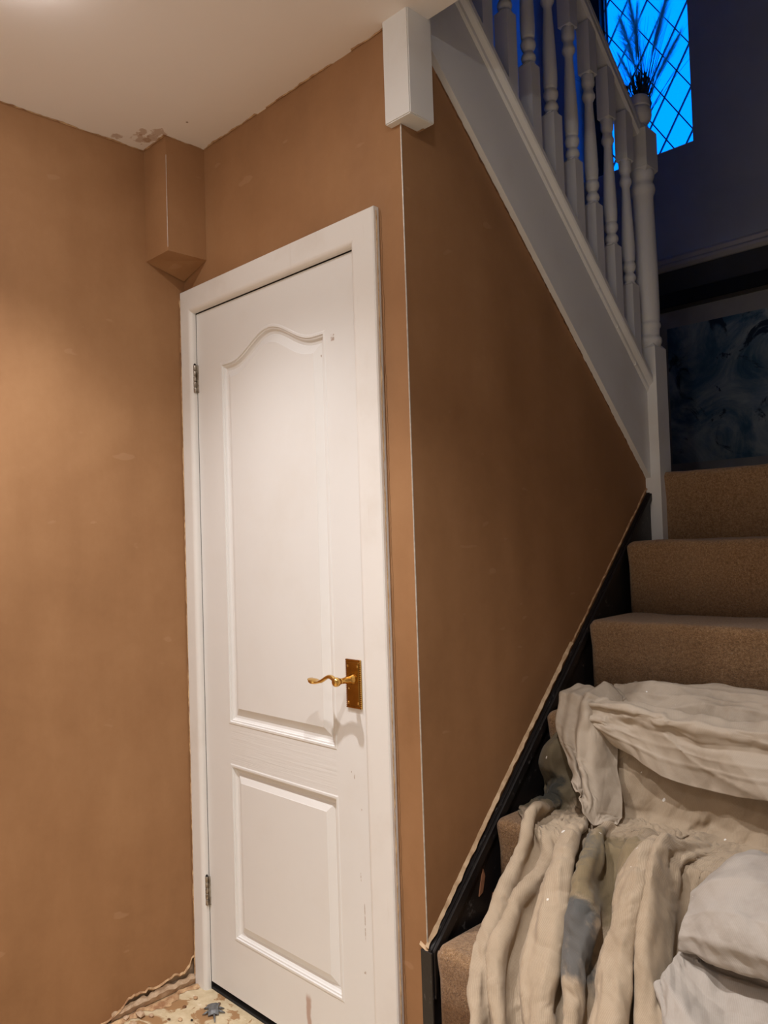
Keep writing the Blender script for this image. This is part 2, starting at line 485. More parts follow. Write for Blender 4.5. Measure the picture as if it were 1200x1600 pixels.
# stair side wall (the big triangle between the two flights)
LOW = ((-0.0, 0.412), (1.108, 1.452))
def low_z(y): return LOW[0][1] + (LOW[1][1] - LOW[0][1]) * (y - LOW[0][0]) / (LOW[1][0] - LOW[0][0])
SLO = lambda y: 2.412 + (1.471 - 2.412) * (y - 0.12) / (1.087 - 0.12)      # foot of the white string
CAPZ = lambda y: 1.900 + 0.95 * (1.10 - y)                                 # top of the white string
ws = structure(prism('wall_side', [(0.09, low_z(0.09) - 0.015), (1.112, 1.44), (1.112, 1.50), (0.09, ZC - 0.02)], 'x', -0.02, 0.0, PLASTER))
# metal corner bead along the plastered arris
box('corner_bead', -0.0016, 0.0014, -0.0016, 0.0012, 0.412, 2.236, BEAD, ws, 0.0005, 1)
# raw edge strip under the plaster, along the black string
ragged('plaster_edge', [(0.0, 0.000, 0.402), (0.0, 0.30, low_z(0.30)), (0.0, 0.62, low_z(0.62))], (0, -0.66, 0.75), 0.011, 0.015, CREAM, ws, (0.012, 0, 0), 11, 160)
ragged('plaster_edge', [(0.0, 0.60, low_z(0.60)), (0.0, 1.10, low_z(1.10))], (0, -0.66, 0.75), 0.003, 0.009, TORN, ws, (0.006, 0, 0), 12, 140)
ragged('plaster_edge', [(-0.02, -0.002, 0.414), (0.004, -0.002, 0.404)], (0, 0, -1), 0.006, 0.013, CREAM, ws, (0, -0.006, 0), 13, 30)

# stairwell: far wall with the window, side walls, upper floor shell
WX0, WX1, WZ0, WZ1 = -0.82, -0.212, 2.955, 4.15
wf = structure(boxes('wall_far', [(XL - 0.3, WX0, YB, YB + 0.3, 0.0, ZTOP), (WX1, 2.3, YB, YB + 0.3, 0.0, ZTOP),
                                   (WX0, WX1, YB, YB + 0.3, 0.0, WZ0), (WX0, WX1, YB, YB + 0.3, WZ1, ZTOP)], WALLP))
structure(box('wall_stairwell_left', XL - 0.25, XL, 0.14, YB, 0.0, ZTOP, WALLP))
structure(box('wall_stairwell_right', XR, XR + 0.1, 0.05, YB, 0.0, ZTOP, WALLP))
structure(box('wall_upper_left', XL - 0.25, XL, -1.3, 0.14, ZC + 0.24, ZTOP, WALLP))
structure(box('wall_upper_front', XL, 2.3, -1.4, -1.3, ZC + 0.24, ZTOP, WALLP))
structure(box('wall_upper_right', 2.3, 2.4, -1.3, 0.05, ZC + 0.24, ZTOP, WALLP))
structure(box('wall_upper_return', XR + 0.1, 2.3, 0.05, 0.15, 0.0, ZTOP, WALLP))
# rest of the hall behind the camera
structure(box('wall_front', XL, 2.3, -3.0, -2.9, 0.0, ZC, HALLW))
structure(box('wall_right', 2.3, 2.4, -2.9, 0.05, 0.0, ZC, HALLW))

# dado: dark paint below a moulded rail on the far wall
structure(box('trim_1', XL, XR, YB - 0.004, YB, ZL, 2.435, DARKP))
structure(prism('trim_2', [(YB, 2.425), (YB - 0.012, 2.428), (YB - 0.022, 2.440), (YB - 0.022, 2.452), (YB - 0.012, 2.462), (YB - 0.016, 2.478), (YB - 0.006, 2.490), (YB, 2.492)], 'x', XL, XR,
                mat_paint('dado_rail_paint', (0.55, 0.52, 0.52), amount=0.2, grain=False)))

# plaster smears along the ceiling line
ragged('ceiling_smear', [(XL, -1.25, ZC - .0005), (XL, -0.13, ZC - .0005)], (1, 0, 0), 0.003, 0.012, TORN, ceil, (0, 0, -0.002), 21, 220)
ragged('ceiling_smear', [(-0.80, 0, ZC - .0005), (-0.03, 0, ZC - .0005)], (0, -1, 0), 0.002, 0.010, TORN, ceil, (0, 0, -0.002), 22, 180, 0.35)
ragged('ceiling_smear', [(XL, -0.127, ZC - .0005), (-0.806, -0.127, ZC - .0005), (-0.806, -0.005, ZC - .0005)], (0.5, -0.8, 0), 0.003, 0.012, TORN, ceil, (0, 0, -0.002), 23, 90)

# plastered pipe boxing in the corner, its underside a shallow hopper
BZ = 2.142
bx = [(XL, -0.127), (-0.805, -0.127), (-0.805, 0.0), (XL, 0.0)]
trim3 = structure(pyd('trim_3', [(x, y, ZC) for x, y in bx] + [(bx[0][0], bx[0][1], BZ), (bx[1][0], bx[1][1], BZ), (bx[2][0], bx[2][1], BZ), (XL + 0.004, -0.004, BZ - 0.035)],
    [(0, 1, 5, 4), (1, 2, 6, 5), (4, 5, 6), (4, 6, 7), (0, 3, 2, 1), (0, 4, 7, 3), (3, 7, 6, 2)], PLASTER))
box('corner_bead', -0.8058, -0.8043, -0.1278, -0.1263, BZ + 0.01, ZC - 0.055, BEAD, trim3, 0.0003, 1)
for o_, n_ in ((trim3, 'trim_3'),): o_.name = n_

# ------------------------------------------------------------------ door frame: three architrave boards with a rounded inner edge
tr = structure(empty('trim_4', (-0.5, 0, 0)))
AX0, AX1, AZ = -0.9295, -0.080, 2.0694
def arch_profile(w, t=0.019):
    """section across a board: 0 = inner edge, w = outer edge; depth is negative y"""
    P = [(0, 0.0), (0.0, -0.006)]
    for i in range(1, 7):
        a = math.pi / 2 * i / 6
        P.append((0.014 * (1 - math.cos(a)) , -0.006 - (t - 0.006) * math.sin(a)))
    P += [(w - 0.003, -t), (w, -t + 0.003), (w, 0.0)]
    return P
def arch_board(name, p_in, dirv, outv, w, z_or_len, miter0, miter1):
    """sweep the section from start to end with mitred ends"""
    prof = arch_profile(w)
    V, F = [], []
    s = Vector(p_in); e = s + Vector(dirv) * z_or_len
    for (base, mt) in ((s, miter0), (e, miter1)):
        for (a, d) in prof:
            V.append(base + Vector(outv) * a + Vector((0, d, 0)) + Vector(dirv) * (mt * a))
    n = len(prof)
    for i in range(n - 1): F.append((i, i + 1, n + i + 1, n + i))
    F += [tuple(range(n)), tuple(range(2 * n - 1, n - 1, -1)), (n - 1, 0, n, 2 * n - 1)]
    return pyd(name, V, F, FRAMEP, tr)
IX0, IX1, IZ = -0.8712, -0.1625, 1.9965
arch_board('architrave_board', (IX0, 0, 0.0), (0, 0, 1), (-1, 0, 0), IX0 - AX0, IZ, 0, (AZ - IZ) / (IX0 - AX0))
arch_board('architrave_board', (IX1, 0, 0.0), (0, 0, 1), (1, 0, 0), AX1 - IX1, IZ, 0, (AZ - IZ) / (AX1 - IX1))
pr = arch_profile(AZ - IZ)
V, F = [], []
for (bx_, sgn, k) in ((IX0, -1, (IX0 - AX0) / (AZ - IZ)), (IX1, 1, (AX1 - IX1) / (AZ - IZ))):
    for a, d in pr: V.append((bx_ + sgn * k * a, d, IZ + a))
n = len(pr)
F = [(i, i + 1, n + i + 1, n + i) for i in range(n - 1)] + [tuple(range(n)), tuple(range(2 * n - 1, n - 1, -1)), (n - 1, 0, n, 2 * n - 1)]
pyd('architrave_board', V, F, FRAMEP, tr)
# jamb lining behind, dark inside the gap
boxes('jamb', [(OP0 - 0.0, OP0 + 0.004, 0.002, 0.088, 0, OPZ), (OP1 - 0.004, OP1, 0.002, 0.088, 0, OPZ), (OP0, OP1, 0.002, 0.088, OPZ - 0.003, OPZ)], GAP, tr)
box('under_door_shade', OP0 - 0.03, OP1, 0.001, 0.088, 0.0, 0.003, GAP, tr)  # painted shade under the door, carried on to the dark frame foot
# torn filler along the outer edges
ragged('filler_edge', [(AX0 + 0.004, -0.0195, 0.03), (AX0 + 0.004, -0.0195, 2.05)], (-1, 0, 0), 0.001, 0.007, TORN, tr, (0, -0.003, 0), 31, 300, 0.45)
ragged('filler_edge', [(AX1, -0.010, 0.03), (AX1, -0.010, 2.06)], (0.9, 0.4, 0), 0.001, 0.005, CREAM, tr, (0.001, -0.001, 0), 32, 300, 0.2)
ragged('filler_edge', [(AX1 + 0.004, -0.001, 0.02), (AX1 + 0.004, -0.001, 2.06)], (1, 0, 0), 0.002, 0.007, PLASTER, tr, (0, -0.002, 0), 33, 300)
ragged('filler_edge', [(AX1 + 0.002, -0.004, 0.0), (AX1 + 0.003, -0.004, 0.10)], (1, 0, 0), 0.004, 0.016, TORN, tr, (0.002, -0.008, 0), 34, 40)

# ------------------------------------------------------------------ cupboard door: moulded two-panel leaf with an arched upper panel
door = structure(empty('door_1', (-0.518, 0.0, 0.014)))
DY = 0.001
PX0, PX1 = -0.7475, -0.2815
NA = 36
def arch_z(x):
    q = min(1.0, abs((x - PX1) / (PX0 - PX1) - 0.5) / 0.40)
    return 1.824 + 0.064 * (0.5 + 0.5 * math.cos(math.pi * q))
def upper_loop(d):
    """outline of the arched panel, drawn in by d"""
    xa, xb = PX0 + d, PX1 - d
    L_ = [(xa, 0.787 + d), (xb, 0.787 + d)]
    for i in range(NA + 1):
        x = xb + (xa - xb) * i / NA
        sl = (arch_z(x + 0.002) - arch_z(x - 0.002)) / 0.004
        L_.append((x, arch_z(x) - d * math.sqrt(1 + sl * sl)))
    return L_
def lower_loop(d):
    return [(PX0 + 0.003 + d, 0.181 + d), (PX1 - d, 0.181 + d), (PX1 - d, 0.676 - d), (PX0 + 0.003 + d, 0.676 - d)]
upper, lower = upper_loop(0), lower_loop(0)
# section of the moulding: (inset, depth behind the face)
SECT = [(0.0, 0.0), (0.003, -0.0015), (0.008, -0.0015), (0.0095, 0.002), (0.013, 0.0025), (0.0145, 0.006), (0.019, 0.0095), (0.026, 0.0105), (0.0275, 0.0095), (0.047, 0.0015), (0.0485, 0.0005)]
bm = bmesh.new()
outer = [(DX0, DZ0), (DX1, DZ0), (DX1, DZ1), (DX0, DZ1)]
edges = []
for loop in (outer, upper, lower):
    vsl = [bm.verts.new((x, DY, z)) for x, z in loop]
    for i in range(len(vsl)): edges.append(bm.edges.new((vsl[i], vsl[(i + 1) % len(vsl)])))
bmesh.ops.triangle_fill(bm, use_beauty=True, use_dissolve=False, edges=edges)
for (a, b) in zip(outer, outer[1:] + outer[:1]):
    q = [bm.verts.new((a[0], DY, a[1])), bm.verts.new((b[0], DY, b[1])), bm.verts.new((b[0], DY + 0.035, b[1])), bm.verts.new((a[0], DY + 0.035, a[1]))]
    bm.faces.new(q)
bm.faces.new([bm.verts.new((x, DY + 0.035, z)) for x, z in outer])
bmesh.ops.remove_doubles(bm, verts=bm.verts[:], dist=1e-5)
from_bm('door_leaf', bm, DOORP, door)
for loopf in (upper_loop, lower_loop):
    V, F = [], []
    n = len(loopf(0))
    for (d, dep) in SECT:
        for (x, z) in loopf(d): V.append((x, DY + dep, z))
    for j in range(len(SECT) - 1):
        for i in range(n):
            F.append((j * n + i, j * n + (i + 1) % n, (j + 1) * n + (i + 1) % n, (j + 1) * n + i))
    F.append(tuple(range((len(SECT) - 1) * n, len(SECT) * n)))
    pyd('door_panel', V, F, DOORP, door)
# butt hinges: knuckles on the left edge
for zc in (1.797, 0.285):
    h = boxes('hinge', [(DX0 - 0.009, DX0 + 0.007, -0.004, 0.004, zc - 0.041, zc + 0.041)], STEEL, door)
    for j in range(5):
        bm = bmesh.new()
        z0 = zc - 0.041 + j * 0.0166
        lathe_into(bm, [(0.0046, z0), (0.0050, z0 + 0.001), (0.0050, z0 + 0.0146), (0.0046, z0 + 0.0156)], DX0 - 0.0015, -0.007, 10)
        child(from_bm('knuckle', bm, STEEL), h)
    bm = bmesh.new()
    lathe_into(bm, [(0.0032, zc + 0.0415), (0.0045, zc + 0.043), (0.002, zc + 0.047)], DX0 - 0.0015, -0.007, 10)
    child(from_bm('hinge_pin', bm, GAP), h)
# brass lever handle on a rectangular roped back plate
hd = box('handle', -0.2375, -0.1855, DY - 0.0035, DY, 0.898, 1.014, BRASS_D, door, 0.001, 1)
box('plate_field', -0.2325, -0.1905, DY - 0.0065, DY - 0.003, 0.904, 1.008, BRASS_D, None, 0.0012, 1)
child(bpy.data.objects['plate_field'], hd)
bm = bmesh.new()
for i in range(26):
    z = 0.8995 + 0.113 * i / 25
    for x in (-0.2355, -0.1875): add_box(bm, x - 0.0016, x + 0.0016, DY - 0.0055, DY - 0.003, z - 0.0013, z + 0.0013)
for i in range(11):
    x = -0.2355 + 0.048 * i / 10
    for z in (0.8998, 1.0122): add_box(bm, x - 0.0013, x + 0.0013, DY - 0.0055, DY - 0.003, z - 0.0015, z + 0.0015)
child(from_bm('rope_border', bm, BRASS), hd)
for x in (-0.228, -0.195):
    for z in (0.911, 0.998):
        bm = bmesh.new()
        lathe_into(bm, [(0.0035, 0), (0.0033, 0.0010), (0.002, 0.0016)], 0, 0, 10)
        bmesh.ops.rotate(bm, verts=bm.verts[:], matrix=Matrix.Rotation(math.pi / 2, 3, 'X'))
        bmesh.ops.translate(bm, verts=bm.verts[:], vec=(x, DY - 0.0064, z))
        child(from_bm('screw', bm, BRASS), hd)
bm = bmesh.new()
lathe_into(bm, [(0.0026, 0), (0.0026, 0.002), (0.001, 0.003)], 0, 0, 10)
bmesh.ops.rotate(bm, verts=bm.verts[:], matrix=Matrix.Rotation(math.pi / 2, 3, 'X'))
bmesh.ops.translate(bm, verts=bm.verts[:], vec=(-0.2235, DY - 0.0064, 0.945))
child(from_bm('privacy_pin', bm, BRASS), hd)
# rose and neck, then the scrolled lever
HXc, HZc = -0.2115, 0.968
bm = bmesh.new()
lathe_into(bm, [(0.0125, 0.0), (0.0125, 0.003), (0.0098, 0.006), (0.0090, 0.014), (0.0078, 0.022), (0.0066, 0.034), (0.0072, 0.036), (0.0072, 0.0385), (0.0064, 0.040), (0.0085, 0.043), (0.0108, 0.048), (0.0112, 0.053), (0.0098, 0.058), (0.005, 0.061)], 0, 0, 16)
bmesh.ops.rotate(bm, verts=bm.verts[:], matrix=Matrix.Rotation(math.pi / 2, 3, 'X'))
bmesh.ops.translate(bm, verts=bm.verts[:], vec=(HXc, DY - 0.0064, HZc))
child(from_bm('neck', bm, BRASS), hd)
bm = bmesh.new()
pts, rad, fl = [], [], []
for i in range(19):
    s = i / 18
    x = HXc + 0.002 - 0.108 * s
    z = HZc - 0.004 + 0.013 * math.exp(-((s - 0.24) / 0.22) ** 2) - 0.007 * math.exp(-((s - 0.72) / 0.22) ** 2) + 0.004 * s
    y = DY - 0.0575 + 0.003 * s
    pts.append((x, y, z)); r = 0.0078 - 0.0022 * min(1, s / 0.35) + (0.0055 * math.exp(-((s - 0.80) / 0.10) ** 2)) - (0.0048 if s > 0.98 else 0)
    rad.append(max(0.001, r)); fl.append((1.0 + 0.5 * (s > 0.6), 0.80 - 0.25 * (s > 0.6)))
tube_into(bm, pts, rad, 12, fl)
child(from_bm('lever', bm, BRASS), hd)
box('latch_plate', DX1 - 0.001, DX1 + 0.003, DY - 0.001, DY + 0.020, 0.94, 0.99, STEEL, door)

# ================================================================== lower flight: carpeted steps, black string
st = tag(empty('lower_staircase', (0.49, -0.235, 0)), 'brown carpeted lower flight of stairs beside the brown plaster wall', 'stairs')
def step_mesh(name, x0, x1, yf, depth, zb, zt, parent, sgn=1, nx=46, seed=0, left_round=True):
    """one carpeted step: rounded nosing, slightly worn; riser faces -y (sgn=1) or +y (sgn=-1)"""
    r = 0.020
    prof = [(0.010, zb), (0.009, zt - 0.075), (0.004, zt - 0.045)]
    for i in range(8):
        a = math.pi * 0.5 * i / 7
        prof.append((r - r * math.cos(a) - 0.0, zt - r + r * math.sin(a)))
    for i in range(1, 7): prof.append((r + (depth - r) * i / 6, zt))
    prof.append((depth, zb))
    V, F = [], []
    xs = sorted(set([x0 + 0.0005 + 0.022 * (i / 6) ** 1.6 for i in range(7)] + [x0 + 0.022 + (x1 - x0 - 0.022) * i / nx for i in range(nx + 1)]))
    n = len(prof)
    for x in xs:
        d = x - x0
        ins = 0.0
        if left_round and d < 0.022: ins = 0.022 - math.sqrt(max(0, 0.022 ** 2 - (0.022 - d) ** 2))
        for j, (a, z) in enumerate(prof):
            w = 0.0030 * mnoise.noise(Vector((x * 7, seed * 3.3, j * 0.15))) + 0.0012 * mnoise.noise(Vector((x * 38, z * 30, seed)))
            front = 1.0 if j < 11 else max(0, 1 - (j - 10) / 3)
            top = 1.0 if 3 <= j < n - 1 else 0.0
            V.append((x, yf + sgn * (a + ins * front * 0.8 + w * (j < 12)), z - (ins * 0.7 + w * 1.3) * top * (1 if j >= 6 else 0.4)))
    m = len(xs)
    for i in range(m - 1):
        for j in range(n):
            F.append((i * n + j, i * n + (j + 1) % n, (i + 1) * n + (j + 1) % n, (i + 1) * n + j))
    F += [tuple(range(n)), tuple(range((m - 1) * n, m * n))]
    return pyd(name, V, F, CARPET, parent, smooth=True)
for k in range(1, 8):
    d = G + 0.03 if k < 7 else YB - step_y(7)
    step_mesh('step', 0.026, XR - 0.005, step_y(k), d, (k - 1) * H if k < 7 else 5.2 * H, k * H, st, 1, 46, k)
# the black string: slanted board with a scuffed bead, square end at the foot
prism('string_board', [(-0.003, 0.0), (0.35, 0.0), (1.13, 0.95), (1.13, 1.46), (1.108, 1.444), (0.0, 0.404), (-0.003, 0.404)], 'x', 0.001, 0.012, BLACKW, st)
prism('string_bead', [(0.012, 0.385), (1.085, 1.395), (1.085, 1.42), (0.0, 0.402), (0.0, 0.30), (0.006, 0.30)], 'x', 0.011, 0.019, BLACKW, st, 0.002, 1)
box('string_end', -0.016, 0.017, -0.007, -0.002, 0.0, 0.401, BLACKW, st, 0.0015, 1)
# bare brick-coloured chips on the string
for i, (yy, zz) in enumerate(((0.165, 0.465), (0.20, 0.40))):
    pyd('bare_patch', [(0.0145, yy + a, zz + b) for a, b in ((0, 0), (0.014, 0.006), (0.024, 0.040), (0.018, 0.058), (0.008, 0.030))] + [(0.011, yy + a, zz + b) for a, b in ((0, 0), (0.014, 0.006), (0.024, 0.040), (0.018, 0.058), (0.008, 0.030))],
        [(0, 1, 2, 3, 4), (9, 8, 7, 6, 5)] + [(i2, (i2 + 1) % 5, 5 + (i2 + 1) % 5, 5 + i2) for i2 in range(5)], simple('bare_brown_chip' + str(i), (0.36, 0.16, 0.08), None, 80, 0.8), st)

# ================================================================== upper flight with its white balustrade
us = tag(empty('upper_staircase', (-0.47, 1.10, ZL)), 'carpeted upper flight behind the white spindles, rising over the cupboard', 'stairs')
RU = (ZC + 0.24 - ZL) / 6
for j in range(1, 6):
    step_mesh('step', XL + 0.005, -0.0235, 1.065 - 0.205 * (j - 1), 0.235 if j < 5 else 0.152, ZL + RU * (j - 1) - 0.05, ZL + RU * j, us, -1, 12, 30 + j, False)

bal = tag(empty('balustrade', (0.0, 1.12, 1.27)), 'white painted stair balustrade with turned spindles and newel posts', 'balustrade')
CAPT = lambda y: 2.605 - 0.95 * (y - 0.227)
prism('string_board', [(0.050, SLO(0.05)), (1.088, 1.462), (1.088, CAPT(1.088) - 0.02), (0.050, CAPT(0.05) - 0.02)], 'x', -0.022, 0.018, WHITEP, bal)
# capping with a moulded edge
def sweep_yz(name, sect, ya, yb_, zf, mat, parent):
    """sweep an (x, dz) section along the pitch line z = zf(y)"""
    V, F = [], []
    for y in (ya, yb_):
        for (x, dz) in sect: V.append((x, y, zf(y) + dz))
    n = len(sect)
    F = [(i, (i + 1) % n, n + (i + 1) % n, n + i) for i in range(n)] + [tuple(range(n)), tuple(range(n, 2 * n))]
    return pyd(name, V, F, mat, parent)
sweep_yz('capping', [(-0.030, -0.046), (0.019, -0.052), (0.024, -0.046), (0.026, -0.036), (0.037, -0.026), (0.040, -0.020), (0.040, -0.004), (0.036, 0.0), (-0.026, 0.0), (-0.030, -0.006)], 0.052, 1.090, CAPT, WHITEP, bal)
ragged('paint_edge', [(0.0, 0.13, SLO(0.13) + 0.001), (0.0, 1.08, SLO(1.08) + 0.001)], (0, -0.6, -0.75), 0.003, 0.010, DARK_TORN, ws, (0.004, 0, 0), 41, 260)
ragged('paint_edge', [(0.004, 0.10, SLO(0.10) + 0.004), (0.004, 1.085, SLO(1.085) + 0.004)], (0, -0.5, -0.85), 0.001, 0.003, CREAM, ws, (0.016, 0, 0), 42, 300)
# handrail
RT = lambda y: 2.625 + 0.93 * (1.091 - y)
sweep_yz('handrail', [(-0.022, -0.066), (0.022, -0.066), (0.030, -0.058), (0.030, -0.040), (0.026, -0.037), (0.030, -0.032), (0.030, -0.014), (0.020, 0.0), (-0.020, 0.0), (-0.030, -0.014), (-0.030, -0.058)], 0.03, 1.095, RT, WHITEP, bal)
# spindles: square ends, turned middle; one mesh shared by all
def spindle_mesh():
    bm = bmesh.new()
    s = 0.0205
    def sq(z, h, pw=1.0): return [bm.verts.new((pw * h * a, pw * h * b, z)) for a, b in ((-1, -1), (1, -1), (1, 1), (-1, 1))]
    def sq_block(z0, z1, sh_lo, sh_hi):
        R = []
        if sh_lo: R.append(sq(z0 - 0.012, 0.010))
        R += [sq(z0, s), sq(z1, s)]
        if sh_hi: R.append(sq(z1 + 0.012, 0.010))
        for A, B in zip(R[:-1], R[1:]):
            for i in range(4): bm.faces.new((A[i], A[(i + 1) % 4], B[(i + 1) % 4], B[i]))
        bm.faces.new(R[0][::-1]); bm.faces.new(R[-1])
    sq_block(-0.262, -0.006, False, True)
    sq_block(0.392, 0.545, True, False)
    prof = [(0.0205, -0.004), (0.0165, 0.004), (0.0150, 0.007), (0.0185, 0.011), (0.0205, 0.018), (0.0185, 0.026), (0.0150, 0.031), (0.0135, 0.034), (0.0138, 0.037), (0.0178, 0.043), (0.0210, 0.052), (0.0205, 0.060), (0.0175, 0.067), (0.0160, 0.070),
            (0.0175, 0.0715), (0.0190, 0.077), (0.0203, 0.100), (0.0200, 0.130), (0.0180, 0.190), (0.0150, 0.250), (0.0125, 0.295), (0.0122, 0.306), (0.0150, 0.312), (0.0192, 0.320), (0.0195, 0.328), (0.0160, 0.336), (0.0140, 0.346), (0.0150, 0.352), (0.0188, 0.358), (0.0198, 0.368), (0.0192, 0.376), (0.0200, 0.384), (0.0185, 0.392)]
    lathe_into(bm, prof, 0, 0, 20)
    bmesh.ops.recalc_face_normals(bm, faces=bm.faces[:])
    me = bpy.data.meshes.new('spindle'); bm.to_mesh(me); bm.free(); me.materials.append(WHITEP)
    return me
sme = spindle_mesh()
for k in range(10):
    y = 1.024 - 0.1025 * k
    o = link(bpy.data.objects.new('spindle', sme))
    o.location = (0.005, y, 2.076 + 0.97 * (1.024 - y))
    child(o, bal)
# newel post at the half landing
NXc, NYc, NH = 0.0125, 1.1205, 0.0375
bm = bmesh.new()
def post_block(bm, cx, cy, h, z0, z1, lo, hi):
    def sq(z, hh): return [bm.verts.new((cx + hh * a, cy + hh * b, z)) for a, b in ((-1, -1), (1, -1), (1, 1), (-1, 1))]
    R = []
    if lo: R.append(sq(z0 - 0.022, h * 0.55))
    R += [sq(z0, h), sq(z1, h)]
    if hi: R.append(sq(z1 + 0.022, h * 0.55))
    for A, B in zip(R[:-1], R[1:]):
        for i in range(4): bm.faces.new((A[i], A[(i + 1) % 4], B[(i + 1) % 4], B[i]))
    bm.faces.new(R[0][::-1]); bm.faces.new(R[-1])
post_block(bm, NXc, NYc, NH, 1.262, 1.880, False, True)
post_block(bm, NXc, NYc, NH, 2.462, 2.585, True, True)
lathe_into(bm, [(0.034, 1.875), (0.0365, 1.893), (0.0395, 1.899), (0.0405, 1.906), (0.0395, 1.914), (0.0350, 1.919), (0.0335, 1.925), (0.0345, 1.945), (0.0375, 1.950), (0.0388, 1.956), (0.0375, 1.962), (0.0345, 1.967), (0.0365, 1.972), (0.0372, 2.00), (0.0375, 2.08), (0.0360, 2.20), (0.0335, 2.32), (0.0325, 2.372), (0.0345, 2.380), (0.0385, 2.388), (0.0400, 2.398), (0.0380, 2.410), (0.0335, 2.418), (0.0325, 2.424), (0.0345, 2.430), (0.0385, 2.440), (0.0385, 2.452), (0.034, 2.470)], NXc, NYc, 28)
newel = from_bm('newel_post', bm, WHITEP, bal)
bm = bmesh.new()
lathe_into(bm, [(0.021, 2.590), (0.0225, 2.608), (0.0215, 2.6115), (0.0225, 2.615), (0.030, 2.620), (0.0365, 2.630), (0.0385, 2.643), (0.0378, 2.656), (0.0345, 2.6655), (0.0322, 2.6675), (0.0322, 2.6695), (0.0350, 2.671), (0.0350, 2.674), (0.0338, 2.690), (0.0310, 2.702), (0.0290, 2.705), (0.0260, 2.707), (0.004, 2.709)], NXc, NYc, 24)
child(from_bm('newel_cap', bm, WHITEP), newel)
# upper newel: its drop end shows below the hall ceiling at the wall corner
bm = bmesh.new()
add_box(bm, -0.031, 0.048, -0.020, 0.061, 2.236, ZC + 0.30)
bmesh.ops.bevel(bm, geom=bm.edges[:], offset=0.0025, segments=2, affect='EDGES')
drop = from_bm('newel_drop', bm, WHITEP, bal)
ragged('torn_corner', [(-0.028, 0.060, 2.2352), (0.020, 0.060, 2.2352)], (0, -1, 0), 0.003, 0.012, TORN, None, (0, 0, -0.002), 44, 30)
child(bpy.data.objects['torn_corner'], drop)

# ================================================================== leaded window
win = structure(empty('window_1', (-0.516, 2.26, WZ0)))
KW = 1.0171
GX0, GX1, GZ0, GZ1, GY = -0.722, -0.252, 3.005, 4.10, 2.26
boxes('window_frame', [(WX0, GX0, 2.225, 2.295, WZ0, WZ1), (GX1, WX1, 2.225, 2.295, WZ0, WZ1), (GX0, GX1, 2.225, 2.295, WZ0, GZ0), (GX0, GX1, 2.225, 2.295, GZ1, WZ1)], BLACKM, win)
box('window_sill', WX0 + 0.001, WX1 - 0.001, YB + 0.001, 2.225, WZ0, WZ0 + 0.004, FRAMEP, win)
def clip(poly, x0, x1, z0, z1):
    for ax, lim, keep in ((0, x0, 1), (0, x1, -1), (1, z0, 1), (1, z1, -1)):
        out = []
        for i in range(len(poly)):
            a, b = poly[i - 1], poly[i]
            ia, ib = (a[ax] - lim) * keep >= 0, (b[ax] - lim) * keep >= 0
            if ia != ib:
                s = (lim - a[ax]) / (b[ax] - a[ax])
                out.append((a[0] + s * (b[0] - a[0]), a[1] + s * (b[1] - a[1])))
            if ib: out.append(b)
        poly = out
        if not poly: return []
    return poly
HXD, HZD, NX0, NZ0 = 0.0628 * KW, 0.0980 * KW, 1.2234 + (-0.274 - 1.2234) * KW, 1.2968 + (3.085 - 1.2968) * KW
for i in range(-2, 10):
    for j in range(-3, 13):
        if (i + j) % 2 == 0: continue
        cx, cz = NX0 - HXD * i, NZ0 + HZD * j
        P = clip([(cx - HXD, cz), (cx, cz - HZD), (cx + HXD, cz), (cx, cz + HZD)], GX0, GX1, GZ0, GZ1)
        if len(P) < 3: continue
        A = abs(sum(P[k - 1][0] * P[k][1] - P[k][0] * P[k - 1][1] for k in range(len(P)))) / 2
        if A < 2e-5: continue
        mx = sum(p[0] for p in P) / len(P); mz = sum(p[1] for p in P) / len(P)
        P = [(mx + (p[0] - mx) * 0.985, mz + (p[1] - mz) * 0.985) for p in P]
        prism('pane', P, 'y', GY, GY + 0.003, GLASS, win)
def came(p, q, w=0.0026):
    p, q = Vector((p[0], 0, p[1])), Vector((q[0], 0, q[1]))
    d = (q - p).normalized(); s = Vector((-d.z, 0, d.x)) * w
    y0, y1 = Vector((0, GY - 0.003, 0)), Vector((0, GY + 0.006, 0))
    m0, m1 = Vector((0, GY - 0.005, 0)), Vector((0, GY + 0.008, 0))
    V = []
    for e in (p, q): V += [e - s + y0, e + m0, e + s + y0, e + s + y1, e + m1, e - s + y1]
    F = [(k, (k + 1) % 6, 6 + (k + 1) % 6, 6 + k) for k in range(6)] + [(0, 1, 2, 3, 4, 5), (6, 7, 8, 9, 10, 11)]
    pyd('came', V, F, LEAD, win)
def seg_clip(p, d):
    lo, hi = -9.0, 9.0
    for a, dd, l0, l1 in ((p[0], d[0], GX0, GX1), (p[1], d[1], GZ0, GZ1)):
        t0, t1 = (l0 - a) / dd, (l1 - a) / dd
        lo, hi = max(lo, min(t0, t1)), min(hi, max(t0, t1))
    return None if hi - lo < 0.05 else ((p[0] + d[0] * lo, p[1] + d[1] * lo), (p[0] + d[0] * hi, p[1] + d[1] * hi))
for i in range(-8, 16):
    for sg in (1, -1):
        e = seg_clip((NX0, NZ0 + 2 * HZD * i), (HXD, sg * HZD))
        if e: came(*e)
came((-0.704, GZ0), (-0.704, GZ1), 0.0035)
came((GX0 + 0.004, GZ0), (GX0 + 0.004, GZ1), 0.003)

